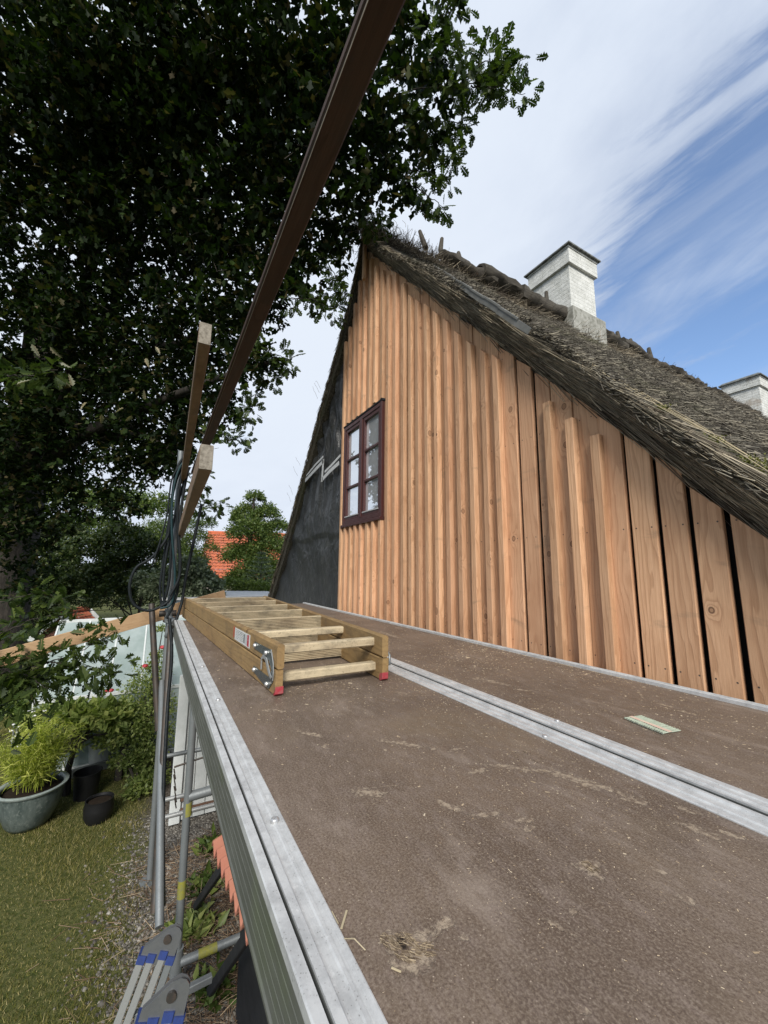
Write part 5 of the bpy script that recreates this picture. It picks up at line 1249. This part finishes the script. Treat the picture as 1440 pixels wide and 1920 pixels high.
# young blue conifer
c0 = bl(488, 1098, 13, 1); root = empty('young_conifer', (c0[0], c0[1], 0), 'young blue-green fir with open tiers in front of the fruit tree', 'tree')
mb = MB(); zt_ = bl(488, 1035, 13, 1)[2]; mb.tube([(c0[0], c0[1], 0), (c0[0], c0[1], zt_)], [.05, .008], 6); o = mb.build('trunk', M['bark'], root); o.location = -root.location
PP = []; DD = []
for lv in range(9):
    zz_ = zt_ - .05 - lv * .16; R0 = .10 + lv * .085
    for q in range(11):
        a = 2 * math.pi * (q + lv * .4) / 11; e = np.array([math.cos(a), math.sin(a), .25])
        for t in np.linspace(.1, 1, 10):
            for w_ in range(3): PP.append(np.array([c0[0], c0[1], zz_]) + e * R0 * t + NR.normal(0, .01, 3)); DD.append(e + NR.normal(0, .7, 3))
o = scatter('crown', [(-.12, 0, 0), (.12, 0, 0), (0, 1, 0)], [(0, 1, 2)], PP, np.array(DD), unit(len(PP)), NR.uniform(.05, .10, len(PP)), M['conifer'], root); o.location = -root.location; o['kind'] = 'stuff'
def shrub(name, pts, n, size, mat, label, cat='shrub', **kw):
    bs_ = B4(pts); return tree(name, (bs_[0][0], bs_[0][1], 0), bs_, n, size, mat, label, cat, max(.4, bs_[0][2] * .7), .05, **kw)
shrub('lime_shrub', [(455, 1105, 11, .38), (430, 1100, 11, .30), (490, 1110, 11, .40), (525, 1118, 11.2, .4), (450, 1130, 11, .4), (500, 1135, 11, .4)], 16000, .055, M['limeleaf'], 'bright green rounded shrub between the house roof and the ladder end')
shrub('silver_shrub', [(355, 1070, 8.6, .38), (320, 1090, 8.4, .38), (300, 1110, 8.4, .35), (385, 1095, 8.6, .36), (345, 1120, 8.4, .42), (275, 1090, 8.6, .3), (390, 1130, 8.5, .4), (310, 1150, 8.4, .4)], 13000, .085, M['greyleaf'], 'silvery grey-leaved shrub behind the scaffold pole', droop=.5)
shrub('birch_tree', [(388, 985, 15, .35), (372, 1010, 15, .5), (350, 985, 15, .5), (395, 1030, 15, .35), (360, 1050, 15, .6), (330, 1020, 15, .6), (300, 1000, 15, .7)], 14000, .06, M['treeleaf'], 'feathery light tree showing right of the lower rail beam', 'tree', clump=.4)
shrub('hazel_bush', [(270, 1040, 10.5, .65), (220, 1070, 10.5, .7), (170, 1040, 10.8, .7), (230, 1010, 11, .6), (280, 1090, 10, .5), (200, 1110, 10, .6), (140, 1090, 10, .6)], 17000, .09, M['darkleaf'], 'dark broad-leaved bush left of the hose coil')
shrub('laurel_bush', [(90, 1050, 11, .7), (40, 1090, 11, .8), (110, 1110, 10.5, .6), (-10, 1040, 11, .8), (60, 1150, 10.5, .6), (120, 1000, 12, .6)], 16000, .10, M['darkleaf'], 'dark bush at the left edge behind the oak twigs')
shrub('bramble_hedge', [(20, 1110, 13, .8), (80, 1125, 13, .8), (150, 1130, 13, .7), (210, 1130, 13, .8), (270, 1130, 13, .8), (330, 1140, 13, .8), (110, 1080, 13.5, .9), (200, 1085, 13.5, .9), (20, 1170, 12, .6), (70, 1180, 12, .6)], 22000, .075, M['darkleaf'], 'dark hedge mass closing the garden behind the greenhouse', 'hedge')
shrub('tall_hedge_tree', [(300, 960, 17, 1.), (230, 950, 17, 1.2), (130, 940, 17, 1.3), (30, 950, 17, 1.3), (180, 1010, 17, 1.5), (60, 1020, 17, 1.5), (290, 1030, 17, 1.2), (340, 1060, 17, 1.1)], 26000, .12, M['treeleaf'], 'tall green tree belt behind the garden bushes', 'tree')
shrub('far_hedge', [(400, 1095, 24, 1.0), (350, 1095, 24, 1.2), (450, 1095, 24, 1.2), (510, 1100, 24, 1.2), (560, 1100, 25, 1.5), (640, 1090, 26, 2.)], 16000, .14, M['darkleaf'], 'far dark hedge below the red-roofed house', 'hedge')
# rose bush by the pole and plants in front of the greenhouse
rb = shrub('rose_bush', [(285, 1265, 5.4, .20), (270, 1300, 5.3, .26), (300, 1330, 5.2, .24), (250, 1340, 5.4, .26), (285, 1390, 5.0, .28), (265, 1430, 5.0, .25), (300, 1230, 5.5, .12), (305, 1180, 5.6, .10), (245, 1400, 5.2, .22), (290, 1460, 4.9, .2)], 6500, .038, M['limeleaf'], 'climbing rose bush with red flowers beside the scaffold pole', droop=.2, clump=.5)
for (px, py) in ((272, 1250), (198, 1298), (208, 1296), (305, 1215)):
    p = Vector(bl(px, py, 5.2, 1)[:3]); mb = MB()
    for q in range(14):
        a = q * 2.4; r = .008 + .0022 * q; nv = Vector((math.cos(a), math.sin(a), .6)).normalized(); c = p + nv * r; t1 = nv.orthogonal().normalized() * .016; t2 = nv.cross(t1).normalized() * .016
        mb.add([c - t1 - t2, c + t1 - t2, c + t1 + t2, c - t1 + t2], [(0, 1, 2, 3)])
    o = mb.build('rose_flower', M['rose'], rb); o.location = -rb.location
shrub('squash_plant', [(140, 1345, 4.75, .12), (190, 1340, 4.8, .14), (165, 1350, 4.75, .12), (215, 1350, 4.8, .10)], 260, .13, M['limeleaf'], 'large-leaved plant below the greenhouse eave', 'plant', clump=.6)
shrub('bed_plants', [(225, 1430, 5.0, .10), (255, 1430, 4.9, .15), (270, 1480, 4.6, .16), (255, 1520, 4.5, .13), (275, 1560, 4.3, .11), (262, 1455, 4.8, .12)], 3000, .05, M['limeleaf'], 'tangled green plants in the bed behind the bucket', 'plant', clump=.5)
shrub('tomato_plants', [(110, 1340, 4.85, .16), (160, 1335, 4.9, .14), (215, 1335, 5.0, .14), (80, 1350, 4.8, .16), (150, 1375, 5.0, .16), (205, 1390, 5.0, .15), (245, 1370, 4.9, .18), (235, 1330, 5.0, .12), (120, 1400, 5.0, .14)], 4200, .055, M['limeleaf'], 'leafy garden plants massed in front of the greenhouse wall', 'plant', clump=.6)
shrub('left_bed_plants', [(60, 1350, 5.0, .18), (100, 1345, 5.0, .18), (30, 1330, 5.4, .15), (-20, 1310, 5.6, .25)], 3500, .06, M['treeleaf'], 'garden plants behind the lime green bamboo', 'plant', clump=.5)
# white daisies
for (px, py, lab) in ((78, 1352, 'white daisies above the bamboo pot'), (45, 1385, 'white daisies left of the bamboo')):
    root = empty('daisy_clump', bl(px, py, 4.75, 1)[:2] + (0,), lab, 'flowers'); mb = MB()
    for q in range(26):
        c = Vector(bl(px + R_.gauss(0, 18), py + R_.gauss(0, 12), 4.75 + R_.uniform(-.1, .1), 1)[:3]); r = .020
        ring = [c + Vector((math.cos(a) * r, math.sin(a) * r * .9, R_.uniform(-.008, .012))) for a in np.linspace(0, 6.28, 9)[:-1]]
        mb.add([c] + ring, [(0, i + 1, (i + 1) % 8 + 1) for i in range(8)])
    o = mb.build('petals', M['white_petal'], root); o.location = -root.location; o['kind'] = 'stuff'
# bamboo in the big pot
root = empty('bamboo_plant', (-5.70, -.94, .33), 'lime green bamboo growing in the big glazed pot', 'plant'); mb = MB(); PP = []; DD = []
for q in range(85):
    a = R_.uniform(0, 6.28); r0 = R_.uniform(0, .17); x0, y0 = -5.70 + math.cos(a) * r0, -.94 + math.sin(a) * r0
    L = R_.uniform(.38, .70) * (1 - .3 * r0 / .2 + .0); ln_ = R_.uniform(.15, .55) * (r0 / .2 + .3)
    pts = [Vector((x0 + math.cos(a) * ln_ * t * t * L, y0 + math.sin(a) * ln_ * t * t * L, .36 + L * t - .12 * L * ln_ * t * t)) for t in np.linspace(0, 1, 7)]
    mb.tube(pts, [.003, .003, .0025, .0022, .002, .0015, .001], 4, cap=False)
    for t in range(2, 7):
        for w_ in range(13): PP.append(pts[t] + Vector(NR.normal(0, .025, 3))); DD.append(Vector((math.cos(a), math.sin(a), .1)) * .5 + Vector(NR.normal(0, .7, 3)))
o = mb.build('canes', M['bamboo'], root); o.location = -root.location; o['kind'] = 'stuff'
PP = np.array([p[:] for p in PP]); DD = np.array([d[:] for d in DD]); nn = len(PP)
o = scatter('leaves', [(0, 0, 0), (.5, .35, .1), (0, 1, -.1), (-.5, .35, .1)], [(0, 1, 2), (0, 2, 3)], PP, DD, unit(nn) + np.array([0, 0, .6]), np.stack([NR.uniform(.006, .011, nn), NR.uniform(.06, .12, nn), np.full(nn, .02)], 1), M['bamboo'], root)
o.location = -root.location; o['kind'] = 'stuff'

# ---- house with the red roof, and the small gable beyond the greenhouse
def simple_house(name, c, w, l, eave, ridge, yaw, label, roofm, wallm, tile=.30):
    root = empty(name, c, label, 'house'); root.rotation_euler = (0, 0, yaw)
    mb = MB(); mb.box(-w / 2, -l / 2, 0, w / 2, l / 2, eave); mb.add([(-w / 2, -l / 2 + .01, eave), (w / 2, -l / 2 + .01, eave), (0, -l / 2 + .01, ridge - .15), (-w / 2, l / 2 - .01, eave), (w / 2, l / 2 - .01, eave), (0, l / 2 - .01, ridge - .15)], [(0, 1, 2), (5, 4, 3)])
    mb.build('wall', wallm, root)
    sl = math.hypot(w / 2 + .3, ridge - eave + .2)
    for s in (-1, 1):
        mb = MB(); e = Vector((s * (w / 2 + .35), 0, eave - .25)); r = Vector((0, 0, ridge)); d = (e - r); rows = int(d.length / .32); cols = int((l + .4) / .24)
        for i in range(rows):
            for j in range(cols):
                a = r + d * (i / rows); b_ = r + d * ((i + 1.08) / rows); y0 = -l / 2 - .2 + j * .24
                n_ = Vector((s * (ridge - eave), 0, w / 2)).normalized(); up1 = n_ * .045; up0 = n_ * .005
                mid = y0 + .12
                mb.add([(a.x + up0.x, y0, a.z + up0.z), (a.x + up1.x, mid, a.z + up1.z), (a.x + up0.x, y0 + .235, a.z + up0.z), (b_.x + up1.x, y0, b_.z + up1.z), (b_.x + 2 * up1.x, mid, b_.z + 2 * up1.z), (b_.x + up1.x, y0 + .235, b_.z + up1.z)], [(0, 1, 4, 3), (1, 2, 5, 4)])
        o_ = mb.build('roof_tiles', roofm, root); o_['kind'] = 'stuff'
    mb = MB(); mb.tube([(0, -l / 2 - .2, ridge + .03), (0, l / 2 + .2, ridge + .03)], .11, 8); mb.build('ridge_tiles', roofm, root)
    for s in (-1, 1):
        for yy in (-l / 2 - .22, l / 2 + .22):
            mb = MB(); mb.beam((s * (w / 2 + .38), yy, eave - .26), (0, yy, ridge + .02), .04, .2); mb.build('barge_board', M['white_paint'], root)
    return root
p = bl(402, 1068, 26, 1)
rh = simple_house('red_roofed_house', (p[0] + .5, p[1] + 1.9, 0), 8, 4.6, 2.3, 5.0, -0.22, 'distant house with orange-red tiled roof left of the fruit tree', M['red_tile'], flat('pale_wall', (.5, .46, .38), .8))
mb = MB(); mb.box(2.0, -2.6, 3.9, 2.35, -1.9, 4.02); 
mb = MB(); mb.box(1.5, -3.6, 4.08, 2.3, -3.0, 4.16); o = mb.build('skylight', M['white_paint'], rh); o.rotation_euler = (0, 0, 0)
p = bl(136, 1146, 15, 1)
simple_house('small_outhouse', (p[0] - .6, p[1], 0), 1.1, 1.4, p[2] - .75, p[2] - .05, 1.25, 'small outhouse with white barge boards glimpsed between dark bushes', M['red_tile'], flat('dull_red_wall', (.22, .10, .07), .8))
# grey post fence at the left
fn = empty('garden_fence', (-8.2, -2.2, 0), 'weathered grey slat fence at the left behind the bamboo', 'fence')
for k in range(9):
    p = Vector(bl(22 + k * 6.0, 1400 - k * 4.0, 5.2, 1)[:3]); mb = MB(); mb.beam((p.x, p.y, 0), (p.x, p.y, p.z + .30), .04, .015, (0, 1, 0)); o = mb.build('slat', M['galv'], fn); o.location = -fn.location
# ---- lawn, gravel, weeds, debris
n = 330000
xs = -2.2 - 9.0 * NR.uniform(0, 1, n) ** 1.3; ys_ = .22 - 5.4 * NR.uniform(0, 1, n) ** .9
# only where it can be seen from near the scaffold
keep = (ys_ < .14 + .12 * np.sin(xs * 2.3) + NR.normal(0, .06, n)) & (ys_ > xs * .62)
xs, ys_ = xs[keep], ys_[keep]; n = len(xs)
U = NR.normal(0, .55, (n, 3)); U[:, 2] = 1
hgt = NR.uniform(.014, .038, n) * (1 + .5 * np.sin(xs * 3.1 + np.sin(ys_ * 4) * 2))
o = scatter('lawn_grass', [(-.5, 0, 0), (.5, 0, 0), (.15, 1, .1)], [(0, 1, 2)], np.stack([xs, ys_, np.zeros(n)], 1), U, unit(n), np.stack([NR.uniform(.0025, .005, n), hgt, hgt], 1), M['grass'])
tag(o, 'short mown lawn grass with dry patches', 'grass', kind='stuff'); print('grass', n)
STV = [(-.5, -.5, 0), (.5, -.4, 0), (.6, .4, .1), (-.4, .5, 0), (-.3, -.3, .6), (.35, -.25, .7), (.3, .35, .65), (-.3, .3, .55)]
STF = [(0, 1, 5, 4), (1, 2, 6, 5), (2, 3, 7, 6), (3, 0, 4, 7), (4, 5, 6, 7)]
n = 30000; xs = NR.uniform(-5.3, -.9, n); ys_ = NR.normal(.40, .22, n) + .10 * np.sin(xs * 2.1); keep = (ys_ > -.35) & (ys_ < 1.9); xs, ys_ = xs[keep], ys_[keep]; n = len(xs)
s = NR.gamma(3.2, .0030, n) + .003
o = scatter('gravel', STV, STF, np.stack([xs, ys_, -s * .15], 1), np.concatenate([NR.normal(0, 1, (n, 2)), NR.normal(0, .15, (n, 1))], 1), np.tile([0., 0, 1], (n, 1)) + NR.normal(0, .25, (n, 3)), np.stack([s, s * NR.uniform(.8, 1.5, n), s * .8], 1), M['gravel'])
tag(o, 'loose grey gravel along the foot of the scaffold', 'gravel', kind='stuff')
n = 6000; P = np.stack([NR.uniform(-4.6, -1.2, n), NR.normal(.75, .38, n), NR.uniform(0, .05, n)], 1)
o = scatter('dry_litter', REED, REEDF, P, np.concatenate([NR.normal(0, 1, (n, 2)), NR.normal(0, .18, (n, 1))], 1), np.tile([0., 0, 1], (n, 1)), np.stack([NR.uniform(.002, .005, n), NR.uniform(.03, .2, n), NR.uniform(.002, .005, n)], 1), M['deadstem'])
tag(o, 'dry stems and litter on the gravel', 'litter', kind='stuff')
for i, (px, py, lab) in enumerate(((372, 1745, 'leafy weed right of the yellow-banded pole'), (400, 1860, 'weed clump under the low tube near the wood block'), (385, 1660, 'weed beside the black tile shelter'), (395, 1590, 'weed in the gravel above the shelter'), (345, 1750, 'broad-leaved weed left of the yellow band'))):
    p = at(px, py, 2, .02); root = empty('weed', (p.x, p.y, 0), lab, 'weed'); nn = 90
    a = NR.uniform(0, 6.28, nn); UU = np.stack([np.cos(a), np.sin(a), NR.uniform(.2, 1.2, nn)], 1)
    PP = np.array([p.x, p.y, .02]) + NR.normal(0, .06, (nn, 3)) * np.array([1, 1, .3])
    o = scatter('leaves', [(0, 0, 0), (.22, .4, .05), (0, 1, -.15), (-.22, .4, .05)], [(0, 1, 2), (0, 2, 3)], PP, UU, unit(nn) + np.array([0, 0, 1.]), NR.uniform(.06, .13, nn), M['limeleaf'] if i in (0, 4) else M['treeleaf'], root)
    o.location = -root.location
mb = MB(); p = at(478, 1862, 2, .03); mb.beam((p.x - .03, p.y - .05, .03), (p.x + .03, p.y + .05, .035), .05, .05, (0, 0, 1), .002); tag(mb.build('wood_offcut', M['lightblock']), 'small pale sawn wood offcut lying on the gravel', 'wood block')
print('objects', len(bpy.data.objects), 'tris', sum(sum(p.loop_total - 2 for p in m.polygons) for m in bpy.data.meshes if len(m.polygons) < 5000))
